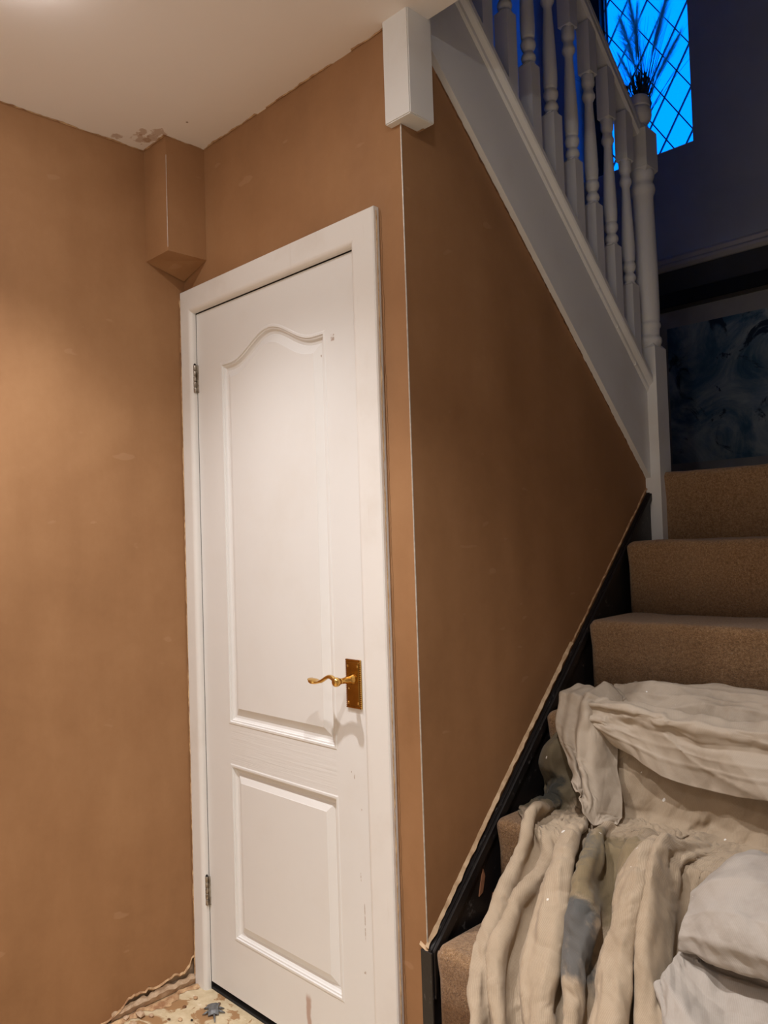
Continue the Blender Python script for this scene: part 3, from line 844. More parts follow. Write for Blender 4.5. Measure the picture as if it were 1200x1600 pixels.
# ================================================================== framed print leaning on the landing
PXa, PXb, PZa, PZb = -0.470, 0.62, ZL + 0.001, 2.322
pic = tag(empty('framed_print', (0.07, YB - 0.03, PZa)), 'large black framed abstract blue sea print standing on the landing below the dado rail', 'picture')
FW, YP = 0.062, YB - 0.036
FRM = simple('black_frame_lacquer', (0.012, 0.011, 0.011), None, 30, 0.3)
SLIP = simple('brown_frame_slip', (0.075, 0.060, 0.045), None, 50, 0.45)
for (poly, n_) in ((((PXa, PZb), (PXb, PZb), (PXb - FW, PZb - FW), (PXa + FW, PZb - FW)), 0), (((PXa, PZa), (PXb, PZa), (PXb - FW, PZa + 0.045), (PXa + FW, PZa + 0.045)), 1),
                   (((PXa, PZa), (PXa + FW, PZa + 0.045), (PXa + FW, PZb - FW), (PXa, PZb)), 2), (((PXb, PZa), (PXb - FW, PZa + 0.045), (PXb - FW, PZb - FW), (PXb, PZb)), 3)):
    prism('frame_bar', list(poly), 'y', YP, YB - 0.004, FRM, pic, 0.003, 1)
def ring(name, x0, x1, z0, z1, w, y0, y1, mat):
    boxes(name, [(x0, x1, y0, y1, z1 - w, z1), (x0, x1, y0, y1, z0, z0 + w), (x0, x0 + w, y0, y1, z0 + w, z1 - w), (x1 - w, x1, y0, y1, z0 + w, z1 - w)], mat, pic)
ring('frame_slip', PXa + FW - 0.002, PXb - FW + 0.002, PZa + 0.043, PZb - FW + 0.002, 0.016, YP + 0.006, YB - 0.006, SLIP)
box('mount', PXa + FW, PXb - FW, YB - 0.020, YB - 0.012, PZa + 0.045, PZb - FW, simple('grey_mount_board', (0.34, 0.33, 0.325), None, 8, 0.8), pic)
box('print', -0.355, 0.505, YB - 0.0215, YB - 0.0195, 1.585, 2.172, mat_art(), pic)

# ================================================================== dried pampas grass in a dark vase on the window sill
gr = tag(empty('dried_grass', (-0.475, 2.115, WZ0 + 0.004)), 'dried pampas grass plumes in a dark vase on the window sill', 'dried grass')
GRASSM = simple('dry_grass', (0.20, 0.15, 0.10), (0.12, 0.09, 0.06), 60, 0.8)
def mat_plume():
    t = NT('feathery_plume')
    c = t.ramp(t.noise(50, 3), [(0.3, (0.62, 0.58, 0.52)), (0.7, (0.85, 0.80, 0.74))])
    t.done(c, 0.9)
    tl = t.n('ShaderNodeBsdfTranslucent'); t.L(c, tl.inputs['Color'])
    mx = t.n('ShaderNodeMixShader'); mx.inputs[0].default_value = 0.85
    t.L(t.b.outputs[0], mx.inputs[1]); t.L(tl.outputs[0], mx.inputs[2]); t.L(mx.outputs[0], t.out.inputs['Surface'])
    return t.m
PLUMEM = mat_plume()
bm = bmesh.new()
lathe_into(bm, [(0.030, 2.960), (0.040, 2.975), (0.048, 3.03), (0.045, 3.09), (0.030, 3.14), (0.026, 3.16), (0.032, 3.175), (0.027, 3.174), (0.022, 3.155), (0.020, 3.10)], -0.475, 2.115, 24)
from_bm('vase', bm, simple('dark_glazed_vase', (0.02, 0.02, 0.025), None, 20, 0.25), gr)
rg = random.Random(5)
def curve_pts(p0, p1, bend, n=7):
    p0, p1 = Vector(p0), Vector(p1)
    return [p0.lerp(p1, i / n) + Vector(bend) * math.sin(math.pi * i / n) for i in range(n + 1)]
bm = bmesh.new()
for i in range(150):
    a = rg.gauss(0, 1)
    L_ = rg.uniform(0.16, 0.52)
    dx = a * 0.30 * L_ + 0.03 * L_
    tip = (-0.475 + dx * 1.0, 2.115 + rg.uniform(-0.05, 0.055) * L_ / 0.4, 3.155 + L_ * (1 - 0.12 * abs(a)))
    tube_into(bm, curve_pts((-0.475 + rg.uniform(-0.02, 0.02), 2.115 + rg.uniform(-0.015, 0.015), 3.14), tip, (a * -0.008, 0, 0.006)), [0.0017 * (1 - 0.75 * k / 7) for k in range(8)], 4)
    if i < 70:   # seed heads that make the dark tangle low in the bunch
        p = Vector((-0.475 + rg.gauss(0, 0.024), 2.115 + rg.uniform(-0.02, 0.02), 3.18 + rg.uniform(0, 0.17)))
        tube_into(bm, [p, p + Vector((rg.uniform(-.012, .012), 0, 0.03)), p + Vector((rg.uniform(-.02, .02), 0, 0.055))], [0.002, 0.006, 0.0015], 5)
tag(from_bm('stems', bm, GRASSM, gr), kind='stuff')
def plume(tip, root, side, n, hair, seed):
    r_ = random.Random(seed)
    bm = bmesh.new()
    base = (-0.475, 2.115, 3.15)
    spine = curve_pts(base, tip, (side * -0.02, 0, 0.01), 16)
    tube_into(bm, spine, [0.0022 * (1 - 0.6 * k / 16) for k in range(17)], 5)
    for i in range(n):
        s = root + (1 - root) * r_.random() ** 0.9
        f_ = s * 16; k = min(15, int(f_)); p = spine[k].lerp(spine[k + 1], f_ - k)
        t_ = (spine[k + 1] - spine[k]).normalized()
        w = math.sin(math.pi * min(1, (s - root) / (1 - root) * 0.75 + 0.2))
        out = Vector((side * r_.uniform(-0.45, 1.0), r_.uniform(-0.35, 0.35), 0)) * hair * w * r_.uniform(0.4, 1)
        q1 = p + t_ * hair * r_.uniform(0.25, 0.7) + out * 0.55
        q2 = q1 + out * 0.7 + Vector((0, 0, -hair * r_.uniform(-0.35, 0.35))) + t_ * hair * 0.25
        d = Vector((0.00032, 0.0002, 0.00015))
        a0, a1, b0, b1, c_ = [bm.verts.new(v) for v in (p - d, p + d, q1 - d, q1 + d, q2)]
        bm.faces.new((a0, a1, b1, b0)); bm.faces.new((b0, b1, c_))
    return from_bm('plume', bm, PLUMEM, gr)
plume((-0.505, 2.12, 3.735), 0.50, -0.9, 700, 0.085, 1)
plume((-0.545, 2.11, 3.660), 0.52, -1.0, 600, 0.085, 2)
plume((-0.325, 2.12, 3.700), 0.50, 0.75, 1100, 0.085, 3)
plume((-0.300, 2.12, 3.465), 0.50, 0.8, 800, 0.070, 4)
plume((-0.560, 2.11, 3.500), 0.55, -0.9, 300, 0.055, 5)
plume((-0.475, 2.12, 3.690), 0.55, 0.6, 420, 0.075, 6)

# ================================================================== recessed ceiling downlights
def emis(name, col, s):
    t = NT(name); e = t.n('ShaderNodeEmission'); e.inputs['Color'].default_value = (*col, 1); e.inputs['Strength'].default_value = s
    t.L(e.outputs[0], t.out.inputs['Surface']); return t.m
LENS = emis('downlight_lens', SPOT_COL, 420)
CHROME = simple('downlight_bezel', (0.8, 0.8, 0.8), None, 20, 0.25, metal=0.8)
for i, (lx, ly) in enumerate(DOWNLIGHTS):
    d = empty('downlight', (lx, ly, ZC))
    tag(d, ('round recessed ceiling downlight near the left wall, in front of the cupboard door', 'round recessed ceiling downlight in front of the stairs', 'round recessed ceiling downlight by the left wall at the far end of the hall', 'round recessed ceiling downlight in the middle of the far end of the hall')[i], 'downlight', 'ceiling downlights')
    bm = bmesh.new()
    lathe_into(bm, [(0.030, ZC - 0.001), (0.043, ZC - 0.001), (0.043, ZC - 0.004), (0.040, ZC - 0.007), (0.031, ZC - 0.008), (0.029, ZC - 0.004)], lx, ly, 32, False)
    from_bm('bezel', bm, CHROME, d)
    bm = bmesh.new()
    lathe_into(bm, [(0.030, ZC - 0.003), (0.029, ZC - 0.010), (0.022, ZC - 0.015), (0.002, ZC - 0.018)], lx, ly, 32)
    from_bm('lens', bm, LENS, d)
    ld = bpy.data.lights.new('downlight_beam', 'SPOT')
    ld.energy = SPOT_W; ld.color = SPOT_COL; ld.spot_size = math.radians(107); ld.spot_blend = 1.0; ld.shadow_soft_size = 0.022
    lo = link(bpy.data.objects.new('downlight_beam', ld)); lo.location = (lx, ly, ZC - 0.035)
    child(lo, d)

# ================================================================== scraps on the floor by the door
sc_ = tag(empty('metal_scrap', (-0.765, -0.062, 0.0)), 'small grey torn metal scrap with prongs lying on the splashed floor by the door', 'scrap')
GREYM = simple('grey_tin', (0.20, 0.21, 0.21), (0.12, 0.12, 0.125), 120, 0.5, metal=0.4)
R2 = Matrix.Rotation(math.radians(-33), 3, 'Z')
def sp(x, y, z): return tuple(Vector((-0.765, -0.062, 0)) + R2 @ Vector((x, y, 0)) + Vector((0, 0, z)))
bm = bmesh.new()
prof = [(-0.030, 0.002), (-0.022, 0.010), (-0.005, 0.012), (0.012, 0.010), (0.022, 0.004)]
rows = [[bm.verts.new(sp(x, y * (0.016 + 0.003 * math.sin(9 * x * 50)), z + 0.004 * (1 - y * y))) for y in (-1, -0.4, 0.4, 1)] for x, z in prof]
for a, b in zip(rows[:-1], rows[1:]):
    for i in range(3): bm.faces.new((a[i], a[i + 1], b[i + 1], b[i]))
ret = bmesh.ops.extrude_face_region(bm, geom=bm.faces[:])
bmesh.ops.translate(bm, verts=[v for v in ret['geom'] if isinstance(v, bmesh.types.BMVert)], vec=(0, 0, -0.0018))
from_bm('strip', bm, GREYM, sc_)
for (p, q) in (((0.018, 0.002, 0.006), (0.056, 0.004, 0.004)), ((0.010, 0.014, 0.008), (0.016, 0.032, 0.003)), ((-0.004, 0.015, 0.008), (-0.008, 0.030, 0.002)), ((0.008, -0.014, 0.008), (0.012, -0.030, 0.003)), ((-0.014, -0.014, 0.008), (-0.020, -0.026, 0.002))):
    bm = bmesh.new(); tube_into(bm, [sp(*p), sp(*[(a + b) / 2 for a, b in zip(p, q)]), sp(*q)], [0.0035, 0.003, 0.001], 5)
    from_bm('prong', bm, GREYM, sc_)
rg = random.Random(11)
CR = [(-0.915, -0.245, 0.011, PALE_PLASTER, 'pale plaster crumb against the foot of the left wall'), (-0.897, -0.212, 0.015, PALE_PLASTER, 'largest pale lump of old plaster fallen from the broken wall foot'),
      (-0.878, -0.190, 0.009, PALE_PLASTER, 'small pale crumb just beside the largest plaster lump'), (-0.845, -0.105, 0.006, DARK_TORN, 'dark brown crumb on the floor between wall foot and metal scrap'),
      (-0.800, -0.145, 0.007, CREAM, 'cream chip of plaster on the splashed floor'), (-0.825, -0.165, 0.005, DARK_TORN, 'tiny dark brown crumb next to the cream chip'),
      (-0.785, -0.030, 0.005, DARK_TORN, 'dark crumb on the floor between metal scrap and door bottom'), (-0.870, -0.250, 0.012, PALE_PLASTER, 'pale plaster lump lying a little out from the left wall'),
      (-0.775, -0.125, 0.004, GAP, 'black speck of grit on the splashed floor'), (-0.860, -0.060, 0.007, TORN, 'tan plaster crumb near the door frame corner')]
for i, (x, y, s, m_, lab) in enumerate(CR):
    bm = bmesh.new()
    bmesh.ops.create_icosphere(bm, subdivisions=1, radius=s)
    for v in bm.verts: v.co = Vector((v.co.x * rg.uniform(0.7, 1.5), v.co.y * rg.uniform(0.6, 1.2), v.co.z * rg.uniform(0.35, 0.6)))
    zmin = min(v.co.z for v in bm.verts)
    bmesh.ops.translate(bm, verts=bm.verts[:], vec=(0, 0, -zmin))
    tag(from_bm('plaster_crumb', bm, m_, None, loc=(x, y, 0.0)), lab, 'crumb', 'crumbs of plaster on the floor')

# ================================================================== dust sheets: position-based cloth draped over the steps
def stair_collide(p, th):
    """p (n,3): push points out of the stepped solid; returns contact mask"""
    y, z = p[:, 1], p[:, 2]
    k = np.clip(np.floor((y + th - Y0) / G), 0, 7)
    top = k * H + th
    pen = top - z
    hit = pen > 0
    yk = Y0 + k * G - th
    fw = y - yk                      # distance to the riser plane in front
    below = z - ((k - 1) * H + th)   # above the tread below?
    push_front = hit & (k >= 1) & (fw < pen) & (below > -0.01)
    up = hit & ~push_front
    p[up, 2] = top[up]
    p[push_front, 1] = yk[push_front]
    lx = p[:, 0] < 0.036; p[lx, 0] = 0.036
    rx = p[:, 0] > XR - 0.02; p[rx, 0] = XR - 0.02
    return hit

def hash_pairs(p, r):
    """all index pairs closer than r (vectorised cell hashing)"""
    c = np.floor(p / r).astype(np.int64); c -= c.min(0) - 1
    S1 = int(c[:, 0].max()) + 3; S2 = int(c[:, 1].max()) + 3
    key = c[:, 0] + S1 * (c[:, 1] + S2 * c[:, 2])
    od = np.argsort(key, kind='stable'); ks = key[od]
    A, B = [], []
    offs = [(0, 0, 0)] + [(dx, dy, dz) for dx in (-1, 0, 1) for dy in (-1, 0, 1) for dz in (-1, 0, 1) if (dz, dy, dx) > (0, 0, 0)]
    for (dx, dy, dz) in offs:
        kk = ks + dx + S1 * (dy + S2 * dz)
        if (dx, dy, dz) == (0, 0, 0):
            lo = np.arange(len(ks)) + 1; hi = np.searchsorted(ks, kk, 'right')
        else:
            lo = np.searchsorted(ks, kk, 'left'); hi = np.searchsorted(ks, kk, 'right')
        cnt = hi - lo
        m = 0
        while True:
            s = np.nonzero(cnt > m)[0]
            if len(s) == 0: break
            A.append(od[s]); B.append(od[lo[s] + m]); m += 1
            if m > 12: break
    A = np.concatenate(A); B = np.concatenate(B)
    d = p[A] - p[B]; q = (d * d).sum(1)
    s = q < r * r
    return A[s], B[s]

def drape(X, steps, static=None, thick=0.005, self_r=0.0085, bend=0.25, fric=0.9, iters=10, grav=9.0, damp=0.94, slide=40):
    nv, nu = X.shape[:2]
    X = X.astype(np.float64).copy(); V = np.zeros_like(X)
    dt = 1 / 60.0
    def rest(a, b): return np.sqrt(((a - b) ** 2).sum(-1))
    cons = []
    def add(sl_a, sl_b, k, mode=0):
        cons.append((sl_a, sl_b, rest(X[sl_a], X[sl_b]), k, mode))
    S = slice
    for o in (0, 1):
        n = (nu - o) // 2
        add((S(None), S(o, o + 2 * n - 1, 2)), (S(None), S(o + 1, o + 2 * n, 2)), 1.0)
        n = (nv - o) // 2
        add((S(o, o + 2 * n - 1, 2), S(None)), (S(o + 1, o + 2 * n, 2), S(None)), 1.0)
    for o in (0, 1):
        n = (nu - o) // 2
        a0, b0 = S(o, o + 2 * n - 1, 2), S(o + 1, o + 2 * n, 2)
        add((S(0, nv - 1), a0), (S(1, nv), b0), 0.35)
        add((S(0, nv - 1), b0), (S(1, nv), a0), 0.35)
    bl = []
    cu = np.concatenate([np.zeros((nv, 1)), np.cumsum(rest(X[:, 1:], X[:, :-1]), 1)], 1)
    cv = np.concatenate([np.zeros((1, nu)), np.cumsum(rest(X[1:], X[:-1]), 0)], 0)
    for stride, kb in ((2, bend), (4, bend * 0.8)):
        for o in range(2 * stride):
            i = np.concatenate([np.arange(o + q, nu - stride, 2 * stride) for q in (0,)])
            if len(i): bl.append(((S(None), i), (S(None), i + stride), cu[:, i + stride] - cu[:, i], kb, 1))
            j = np.arange(o, nv - stride, 2 * stride)
            if len(j): bl.append(((j, S(None)), (j + stride, S(None)), cv[j + stride] - cv[j], kb, 1))
    N = nu * nv
    idx = np.arange(N); gi, gj = idx % nu, idx // nu
    ns = 0 if static is None else len(static)
    for step in range(steps):
        Xp = X.copy()
        V *= damp
        V[..., 2] -= grav * dt
        sp_ = np.sqrt((V * V).sum(-1, keepdims=True)); V *= np.minimum(1, 1.2 / np.maximum(sp_, 1e-6))
        X = X + V * dt
        # contacts between cloth points (and with sheets already lying there)
        P = X.reshape(-1, 3)
        if step % 2 == 0 or step > steps - 10:
            PP = P if ns == 0 else np.concatenate([P, static])
            A, B = hash_pairs(PP, self_r)
            lowi = np.minimum(A, B); hii = np.maximum(A, B)
            dyn = lowi < N
            A, B = lowi[dyn], hii[dyn]
            isst = B >= N
            Bq = np.where(isst, 0, B)
            nb = (~isst) & (np.abs(gi[A] - gi[Bq]) <= 2) & (np.abs(gj[A] - gj[Bq]) <= 2)
            A, B, isst = A[~nb], B[~nb], isst[~nb]
        PP = P if ns == 0 else np.concatenate([P, static])
        for _ in range(2):
            d = PP[A] - PP[B]; ln = np.sqrt((d * d).sum(1)) + 1e-9
            mv = np.maximum(self_r - ln, 0)[:, None] * d / ln[:, None]
            wA = np.where(isst, 0.9, 0.42)[:, None]
            np.add.at(PP, A, mv * wA)
            bb = ~isst
            np.add.at(PP, B[bb], -mv[bb] * 0.42)
        X = PP[:N].reshape(nv, nu, 3).copy()
        hit = None
        for it in range(iters):
            for (a, b, r0, k, mode) in (cons if it % 3 else cons + bl):
                d = X[a] - X[b]
                ln = np.sqrt((d * d).sum(-1)) + 1e-9
                e = ln - r0
                if mode == 1: e = np.minimum(e + 0.10 * r0, 0)     # only resists folding tighter than this
                c = d * (0.5 * k * e / ln)[..., None]
                X[a] = X[a] - c; X[b] = X[b] + c
            if it % 3 == 2 or it == iters - 1:
                P = X.reshape(-1, 3); hit = stair_collide(P, thick); X = P.reshape(nv, nu, 3)
        # friction on the carpet and between layers: take back part of the move made in contact
        hm = hit.reshape(nv, nu)
        tch = np.zeros(N, bool); tch[A] = True; tch[B[B < N]] = True
        tm = tch.reshape(nv, nu) & ~hm
        f = fric if step > slide else fric * 0.6
        X[hm] = Xp[hm] + (X[hm] - Xp[hm]) * (1 - f)
        X[tm] = Xp[tm] + (X[tm] - Xp[tm]) * (1 - 0.4 * f)
        P = X.reshape(-1, 3); stair_collide(P, thick); X = P.reshape(nv, nu, 3)
        V = (X - Xp) / dt
    return X

def arc_rows(fn, nu, nv, dense=600):
    """grid whose rows are spaced evenly by arc length along fn(u, v)"""
    X = np.zeros((nv, nu, 3))
    u = np.linspace(0, 1, dense)
    for j in range(nv):
        P = fn(u, j / (nv - 1))
        s = np.concatenate([[0], np.cumsum(np.sqrt((np.diff(P, axis=0) ** 2).sum(1)))])
        t = np.linspace(0, s[-1], nu)
        X[j] = np.stack([np.interp(t, s, P[:, i]) for i in range(3)], 1)
    return X

def grid_size(X):
    return (float(np.sqrt(((X[:, 1:] - X[:, :-1]) ** 2).sum(-1)).sum(1).mean()), float(np.sqrt(((X[1:] - X[:-1]) ** 2).sum(-1)).sum(0).mean()))

def cloth_object(name, XX, mat, label):
    """one sheet object; a list of grids makes one sheet of several runs"""
    if not isinstance(XX, list): XX = [XX]
    Vv, F, UV, base = [], [], [], 0
    for q, X in enumerate(XX):
        nv, nu = X.shape[:2]
        Vv += [tuple(map(float, p)) for p in X.reshape(-1, 3)]
        uvw, uvh = grid_size(X)
        UV.append(np.stack([(np.arange(nu * nv) % nu) / (nu - 1) * uvw + q * 1.3, (np.arange(nu * nv) // nu) / (nv - 1) * uvh], 1))
        for j in range(nv - 1):
            for i in range(nu - 1):
                a = base + j * nu + i; F.append((a, a + 1, a + nu + 1, a + nu))
        base += nu * nv
    me = bpy.data.meshes.new(name); me.from_pydata(Vv, [], F); me.update()
    uv = me.uv_layers.new(name='UVMap')
    li = np.zeros(len(me.loops), dtype=np.int32); me.loops.foreach_get('vertex_index', li)
    uv.data.foreach_set('uv', np.concatenate(UV)[li].astype(np.float32).ravel())
    for p in me.polygons: p.use_smooth = True
    me.materials.append(mat)
    o = link(bpy.data.objects.new(name, me))
    so = o.modifiers.new('thickness', 'SOLIDIFY'); so.thickness = 0.0022; so.offset = 0
    return tag(o, label, 'dust sheet', 'dust sheets on the stairs')

_t0 = time.time()
def path(v, pts):
    """point along a polyline by fraction of its length"""
    pts = np.array(pts, float); s = np.concatenate([[0], np.cumsum(np.sqrt((np.diff(pts, axis=0) ** 2).sum(1)))])
    return np.array([np.interp(v * s[-1], s, pts[:, i]) for i in range(2)])
SLOPE = [(0.64, 0.862), (0.43, 0.868), (0.405, 0.70), (0.24, 0.665), (0.17, 0.635), (0.00, 0.52), (-0.10, 0.43), (-0.30, 0.26), (-0.62, 0.06)]
def wob(a, b, s):
    r = np.random.RandomState(s); o = 0
    for k in range(5):
        fa, fb, ph = r.uniform(-1, 1) * (2 + 2 * k), r.uniform(-1, 1) * (2 + 2 * k), r.uniform(0, 6.28)
        o = o + np.sin(fa * a * 3.1 + fb * b * 3.1 + ph) / (1 + 0.6 * k)
    return o / 2.2
def crease(a, b, s, n=5, f=2.2, sharp=3.0):
    """sharp wandering ridges in random directions, about -1..1"""
    r = np.random.RandomState(s); o = 0
    for k in range(n):
        an = r.uniform(0, 3.14); fr = f * r.uniform(0.6, 1.6); ph = r.uniform(0, 6.28)
        q = (a * math.cos(an) + b * math.sin(an)) * fr * 3.14 + ph + 0.9 * wob(a, b, s + 7 * k)
        o = o + (1 - np.abs(np.sin(q))) ** sharp * r.choice([-1, 1]) * np.clip(0.5 + 1.2 * wob(a * 1.5, b * 1.5, s + 50 + k), 0, 1)
    return o
# valleys of the long folds, gathered under the slumped end of the upper sheet and fanning out downwards: x at heights z
ZV = [0.0, 0.30, 0.42, 0.50, 0.57, 0.65, 0.69, 0.72]
VAL = [[0.230, 0.240, 0.215, 0.170, 0.130, 0.118, 0.085, 0.07],
       [0.300, 0.300, 0.288, 0.205, 0.185, 0.172, 0.150, 0.14],
       [0.370, 0.365, 0.345, 0.262, 0.236, 0.200, 0.185, 0.18],
       [0.425, 0.430, 0.417, 0.392, 0.340, 0.268, 0.225, 0.22],
       [0.500, 0.490, 0.452, 0.437, 0.420, 0.358, 0.310, 0.30],
       [0.610, 0.595, 0.560, 0.515, 0.478, 0.456, 0.445, 0.44],
       [0.700, 0.685, 0.640, 0.585, 0.545, 0.523, 0.530, 0.53],
       [0.800, 0.790, 0.770, 0.720, 0.680, 0.660, 0.66, 0.66],
       [0.910, 0.910, 0.910, 0.910, 0.910, 0.910, 0.91, 0.91]]
LEAN = [0.1, -0.75, 0.85, -0.65, 0.75, -0.80, 0.25, -0.2]
def tri(q): return 4 * np.abs(q - np.floor(q + 0.5)) - 1
def facet(a, b, s, n=6, f=2.0):
    """crumpled canvas: flat facets meeting in sharp creases"""
    r = np.random.RandomState(s); o = 0
    for k in range(n):
        an = r.uniform(0, 3.14); fr = f * r.uniform(0.6, 1.7); ph = r.uniform(0, 1)
        m = np.clip(0.45 + 1.1 * wob(a * 1.7, b * 1.7, s + 90 + k), 0, 1)
        o = o + tri((a * math.cos(an) + b * math.sin(an)) * fr + ph + 0.10 * wob(a, b, s + 3 * k)) * m
    return o / math.sqrt(n)
def fnA(u, v):
    y, z = path(v, SLOPE)
    ya, za = path(max(0, v - 0.05), SLOPE); yb_, zb_ = path(min(1, v + 0.05), SLOPE)
    ty, tz = yb_ - ya, zb_ - za
    l = math.hypot(ty, tz) + 1e-9
    ny = tz / l; nz = -ty / l
    vx = np.array([np.interp(z, ZV, r) for r in VAL])
    if z > 0.66: vx[0] = np.interp(z, [0.66, 0.68, 0.80, 0.85, 0.87], [vx[0], 0.040, 0.040, 0.06, 0.11])
    x = vx[0] + (vx[-1] - vx[0]) * u
    fade0 = np.interp(v, [0.2, 0.4], [0.2, 1.0])
    xw = x + 0.016 * wob(u * 1.3, v * 2.6, 5) * fade0
    ph = np.interp(xw, vx, np.arange(len(vx)))
    k = np.clip(ph.astype(int), 0, len(vx) - 2)
    gap_ = (vx[1:] - vx[:-1])
    fade = np.interp(v, [0, 0.20, 0.27, 0.36, 1], [0.04, 0.08, 0.34, 0.92, 1.0])
    big = np.interp(np.arange(len(gap_)), [0, 5, 6, 7], [0.9, 0.95, 0.22, 0.10])
    amp = np.minimum(0.105, 1.25 * gap_) * big * fade
    if 0.24 < v < 0.42: amp[5] = max(amp[5], 0.042)
    amp = amp * (1 + 0.30 * np.sin(v * np.array([9, 12, 10, 14, 11, 9, 8, 8.0]) + np.array([0, 2, 4.5, 1, 3.2, 5, 0, 2.0])))
    am = np.interp(ph, np.arange(len(gap_)) + 0.5, amp)
    s0 = 1 - np.abs(2 * (ph - np.floor(ph)) - 1)
    pl = np.interp(ph, np.arange(8) + 0.5, [2.0, 1.3, 2.4, 1.5, 2.2, 2.6, 2.0, 2.0])
    s = np.minimum(1, pl * s0); s = 0.8 * s + 0.2 * np.sin(np.pi * 0.5 * s)
    tilt = (ph - np.floor(ph) - 0.5) * np.interp(ph, np.arange(8) + 0.5, [0.5, -0.7, 0.9, -0.8, 0.7, -0.9, 0.4, 0.0]) * s
    n = am * (s + 0.55 * tilt) * (1 + 0.22 * wob(u * 1.5, v * 2, 8)) + 0.004
    n = n + am * 0.07 * np.sin(2 * np.pi * 2.5 * ph + 9 * v) * s + 0.006 * wob(u * 2, v * 2.5, 21) * fade
    n = n + facet(u * 1.5, v * 1.5, 77, 8, 2.4) * 0.020 * (0.4 + 0.6 * fade)
    ln = np.interp(ph, np.arange(len(LEAN)) + 0.5, LEAN)
    x = x + ln * n * (0.7 + 0.5 * math.sin(7 * v + 1))
    # dirty lump bunched against the riser at the left end
    lump = np.exp(-(u / 0.15) ** 2 - ((v - 0.20) / 0.085) ** 2)
    n = n + lump * (0.036 + 0.026 * tri(9.5 * v + 3 * u) + 0.014 * tri(7 * u - 5 * v))
    return np.stack([x, y + ny * n, z + nz * n], 1)
XA = drape(arc_rows(fnA, 190, 170), 14, grav=3.5, slide=1, bend=0.3, self_r=0.007)
# upper sheet: level folds on the fourth tread, its hem hanging over the riser
def fnB(u, v):
    P = [(0.655, 0.872), (0.640, 0.905), (0.600, 0.935), (0.565, 0.905), (0.545, 0.915), (0.505, 0.950), (0.470, 0.935), (0.452, 0.895), (0.435, 0.893), (0.405, 0.925), (0.378, 0.915), (0.388, 0.870), (0.380, 0.865), (0.372, 0.850), (0.372, 0.790)]
    y, z = path(v, P)
    r = 0.70 + 0.30 * np.clip((u - 0.02) / 0.25, 0, 1)
    sag = 0.028 * np.exp(-((u - 0.45) / 0.28) ** 2) * v
    bend_ = 0.05 * np.sin(3.0 * u + 0.4) 
    cr = crease(u * 0.5, v + bend_ * 3, 91, 5, 2.6) * 0.010 + facet(u * 1.2, v * 0.8, 95, 5, 2.2) * 0.008
    y = y + 0.014 * wob(u, v * 1.5, 31) * (0.4 + v) - cr * v
    z = 0.868 + (z - 0.868) * np.where(z > 0.868, r, 1.0) + 0.014 * wob(u * 1.2, v * 2.0, 33) * (1 - 0.5 * v) - sag + cr * (1 - 0.6 * v)
    z = z + 0.06 * np.clip(u - 0.35, 0, 1) * (1 - v) + 0.05 * np.clip((0.25 - u) / 0.25, 0, 1) * np.clip((v - 0.75) / 0.25, 0, 1)
    x = 0.19 + 0.72 * u + 0.006 * np.sin(14 * v)
    return np.stack([x, y + 0 * u, z], 1)
XB = drape(arc_rows(fnB, 130, 120), 5, static=XA.reshape(-1, 3), self_r=0.007, slide=2, grav=3.0)
# its left end, slumped over the nosing down to the third tread in upright folds
def fnT(u, v):
    P = [(0.52, 0.905), (0.45, 0.940), (0.390, 0.925), (0.350, 0.84), (0.330, 0.75), (0.300, 0.700), (0.270, 0.690)]
    y, z = path(v, P)
    wd = np.interp(v, [0, 0.3, 0.6, 1], [0.095, 0.125, 0.115, 0.075])
    xc = np.interp(v, [0, 0.3, 0.7, 1], [0.175, 0.168, 0.185, 0.235])
    a = (u - 0.5) * 2
    fold = np.sin(2 * np.pi * 1.5 * u + 0.8 + 1.2 * v) * 0.015 + 0.006 * np.sin(2 * np.pi * 3.4 * u + 4 * v) + facet(u * 0.4, v * 0.9, 131, 4, 2.0) * 0.007
    curl = -0.045 * np.abs(a) ** 2.5
    return np.stack([xc + wd * a * 0.62 + 0.006 * np.sin(9 * v), y - (fold + curl) * 0.9 * min(1, v * 2.2), z + (fold + curl) * max(0, 1 - v * 1.5) + 0.09 * v * v * (0.5 - u)], 1)
XT = drape(arc_rows(fnT, 60, 100), 5, static=np.concatenate([XA.reshape(-1, 3), XB.reshape(-1, 3)]), self_r=0.007, slide=2, grav=3.0)
# third sheet: greyer, bundled on the right over the third nosing
def fnC(u, v):
    P = [(0.31, 0.685), (0.26, 0.700), (0.20, 0.712), (0.12, 0.705), (0.06, 0.665), (0.035, 0.615), (0.045, 0.575), (0.10, 0.555), (0.11, 0.545), (0.04, 0.515), (-0.04, 0.52), (-0.09, 0.485), (-0.06, 0.45), (0.05, 0.445)]
    y, z = path(v, P)
    y2, z2 = path(min(1, v + 0.02), P); y1, z1 = path(max(0, v - 0.02), P)
    l = math.hypot(y2 - y1, z2 - z1) + 1e-9
    ny, nz = (z2 - z1) / l, -(y2 - y1) / l
    fold = 0.012 * wob(u, v * 2, 51) + facet(u * 0.7, v * 1.0, 57, 5, 1.7) * 0.016
    end = np.clip((0.30 - u) / 0.30, 0, 1)
    sh = 1 - 0.42 * end ** 1.6
    cy, cz = 0.16, 0.585
    yy = cy - 0.035 + (y - cy) * sh + ny * fold
    zz = cz + (z - cz) * sh + nz * fold + 0.02 * np.sin(4 * u)
    return np.stack([0.535 + 0.38 * u + 0.03 * (1 - v) * end, yy, zz], 1)
XC = drape(arc_rows(fnC, 100, 150), 5, static=np.concatenate([XA.reshape(-1, 3), XB.reshape(-1, 3)]), self_r=0.007, slide=2, grav=3.0)
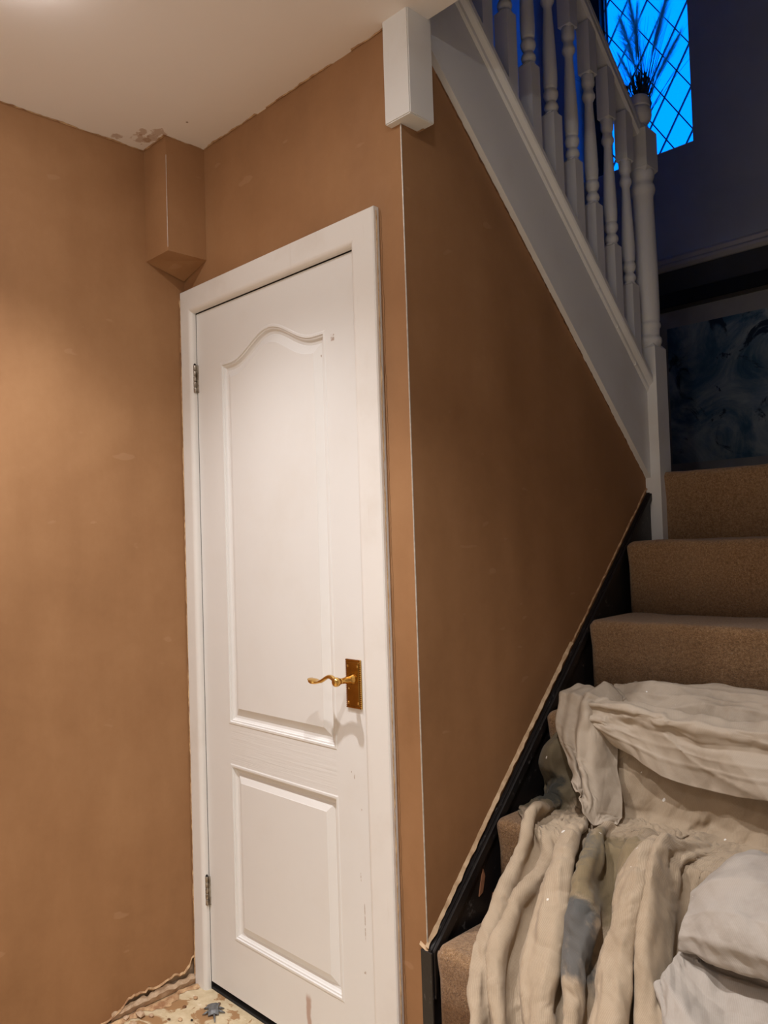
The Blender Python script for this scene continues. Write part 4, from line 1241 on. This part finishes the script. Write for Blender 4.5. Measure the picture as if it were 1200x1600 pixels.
def crumple(X, amp, seed, f, hem=None):
    """small sharp creases pressed into the settled cloth, along its normals"""
    nv, nu = X.shape[:2]
    du = np.gradient(X, axis=1); dv = np.gradient(X, axis=0)
    nn = np.cross(du, dv); nn /= np.sqrt((nn * nn).sum(-1, keepdims=True)) + 1e-9
    lu, lv = grid_size(X)
    uu, vv = np.meshgrid(np.linspace(0, lu, nu), np.linspace(0, lv, nv))
    d = facet(uu, vv, seed, 8, f) * amp + facet(uu, vv, seed + 500, 6, f * 2.6) * amp * 0.35
    if hem: d = d - 0.0022 * np.exp(-((vv - (lv - hem)) / 0.004) ** 2) + 0.0012 * (vv > lv - hem)
    return X + nn * d[..., None]
def finer(X):
    """double the grid with cubic midpoints"""
    for ax in (0, 1):
        P = np.concatenate([X.take([0], ax), X, X.take([-1], ax)], ax)
        n = X.shape[ax]
        sl = lambda a, b: np.take(P, np.arange(a, b), ax)
        mid = (-sl(0, n - 1) + 9 * sl(1, n) + 9 * sl(2, n + 1) - sl(3, n + 2)) / 16
        sh = list(X.shape); sh[ax] = 2 * n - 1
        Y = np.zeros(sh)
        ev = [slice(None)] * 3; od = [slice(None)] * 3
        ev[ax] = slice(0, None, 2); od[ax] = slice(1, None, 2)
        Y[tuple(ev)] = X; Y[tuple(od)] = mid
        X = Y
    return X
XA, XB, XT, XC = finer(XA), finer(XB), finer(XT), finer(XC)
XA = crumple(XA, 0.0036, 211, 8.0)
XB = crumple(XB, 0.0046, 222, 8.0, 0.035)
XT = crumple(XT, 0.0042, 233, 10.0)
XC = crumple(XC, 0.0060, 244, 8.0)
print('cloth seconds', time.time() - _t0)
BEIGE, BEIGE_D = (0.44, 0.345, 0.245), (0.32, 0.24, 0.16)
LU, LV = grid_size(XA)
def st_(fu, fv, r, col, a): return (fu * LU, fv * LV, r, col, a)
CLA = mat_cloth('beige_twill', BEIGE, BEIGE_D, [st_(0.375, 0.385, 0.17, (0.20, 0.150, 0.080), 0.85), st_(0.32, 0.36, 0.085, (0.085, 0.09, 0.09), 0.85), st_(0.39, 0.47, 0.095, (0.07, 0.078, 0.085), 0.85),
    st_(0.03, 0.205, 0.22, (0.115, 0.092, 0.055), 0.92), st_(0.06, 0.235, 0.10, (0.03, 0.033, 0.03), 0.85), st_(0.85, 0.28, 0.14, (0.45, 0.34, 0.19), 0.45)], 0.3)
CLB = mat_cloth('pale_smooth_cotton', (0.45, 0.375, 0.295), (0.35, 0.28, 0.21), [(0.60, 0.42, 0.045, (0.30, 0.10, 0.05), 0.8)], 1.7, 0.35, 0.55, 0.0)
CLC = mat_cloth('grey_cotton', (0.41, 0.365, 0.32), (0.32, 0.275, 0.235), [], 2.9, 0.5, 0.7, 0.1)
cloth_object('dust_sheet', XA, CLA, 'stained beige twill dust sheet falling in long folds down the lower steps')
cloth_object('dust_sheet', [XB, XT], CLB, 'pale smooth dust sheet folded along the upper covered step')
cloth_object('dust_sheet', XC, CLC, 'greyish dust sheet bundled on top of the beige one')
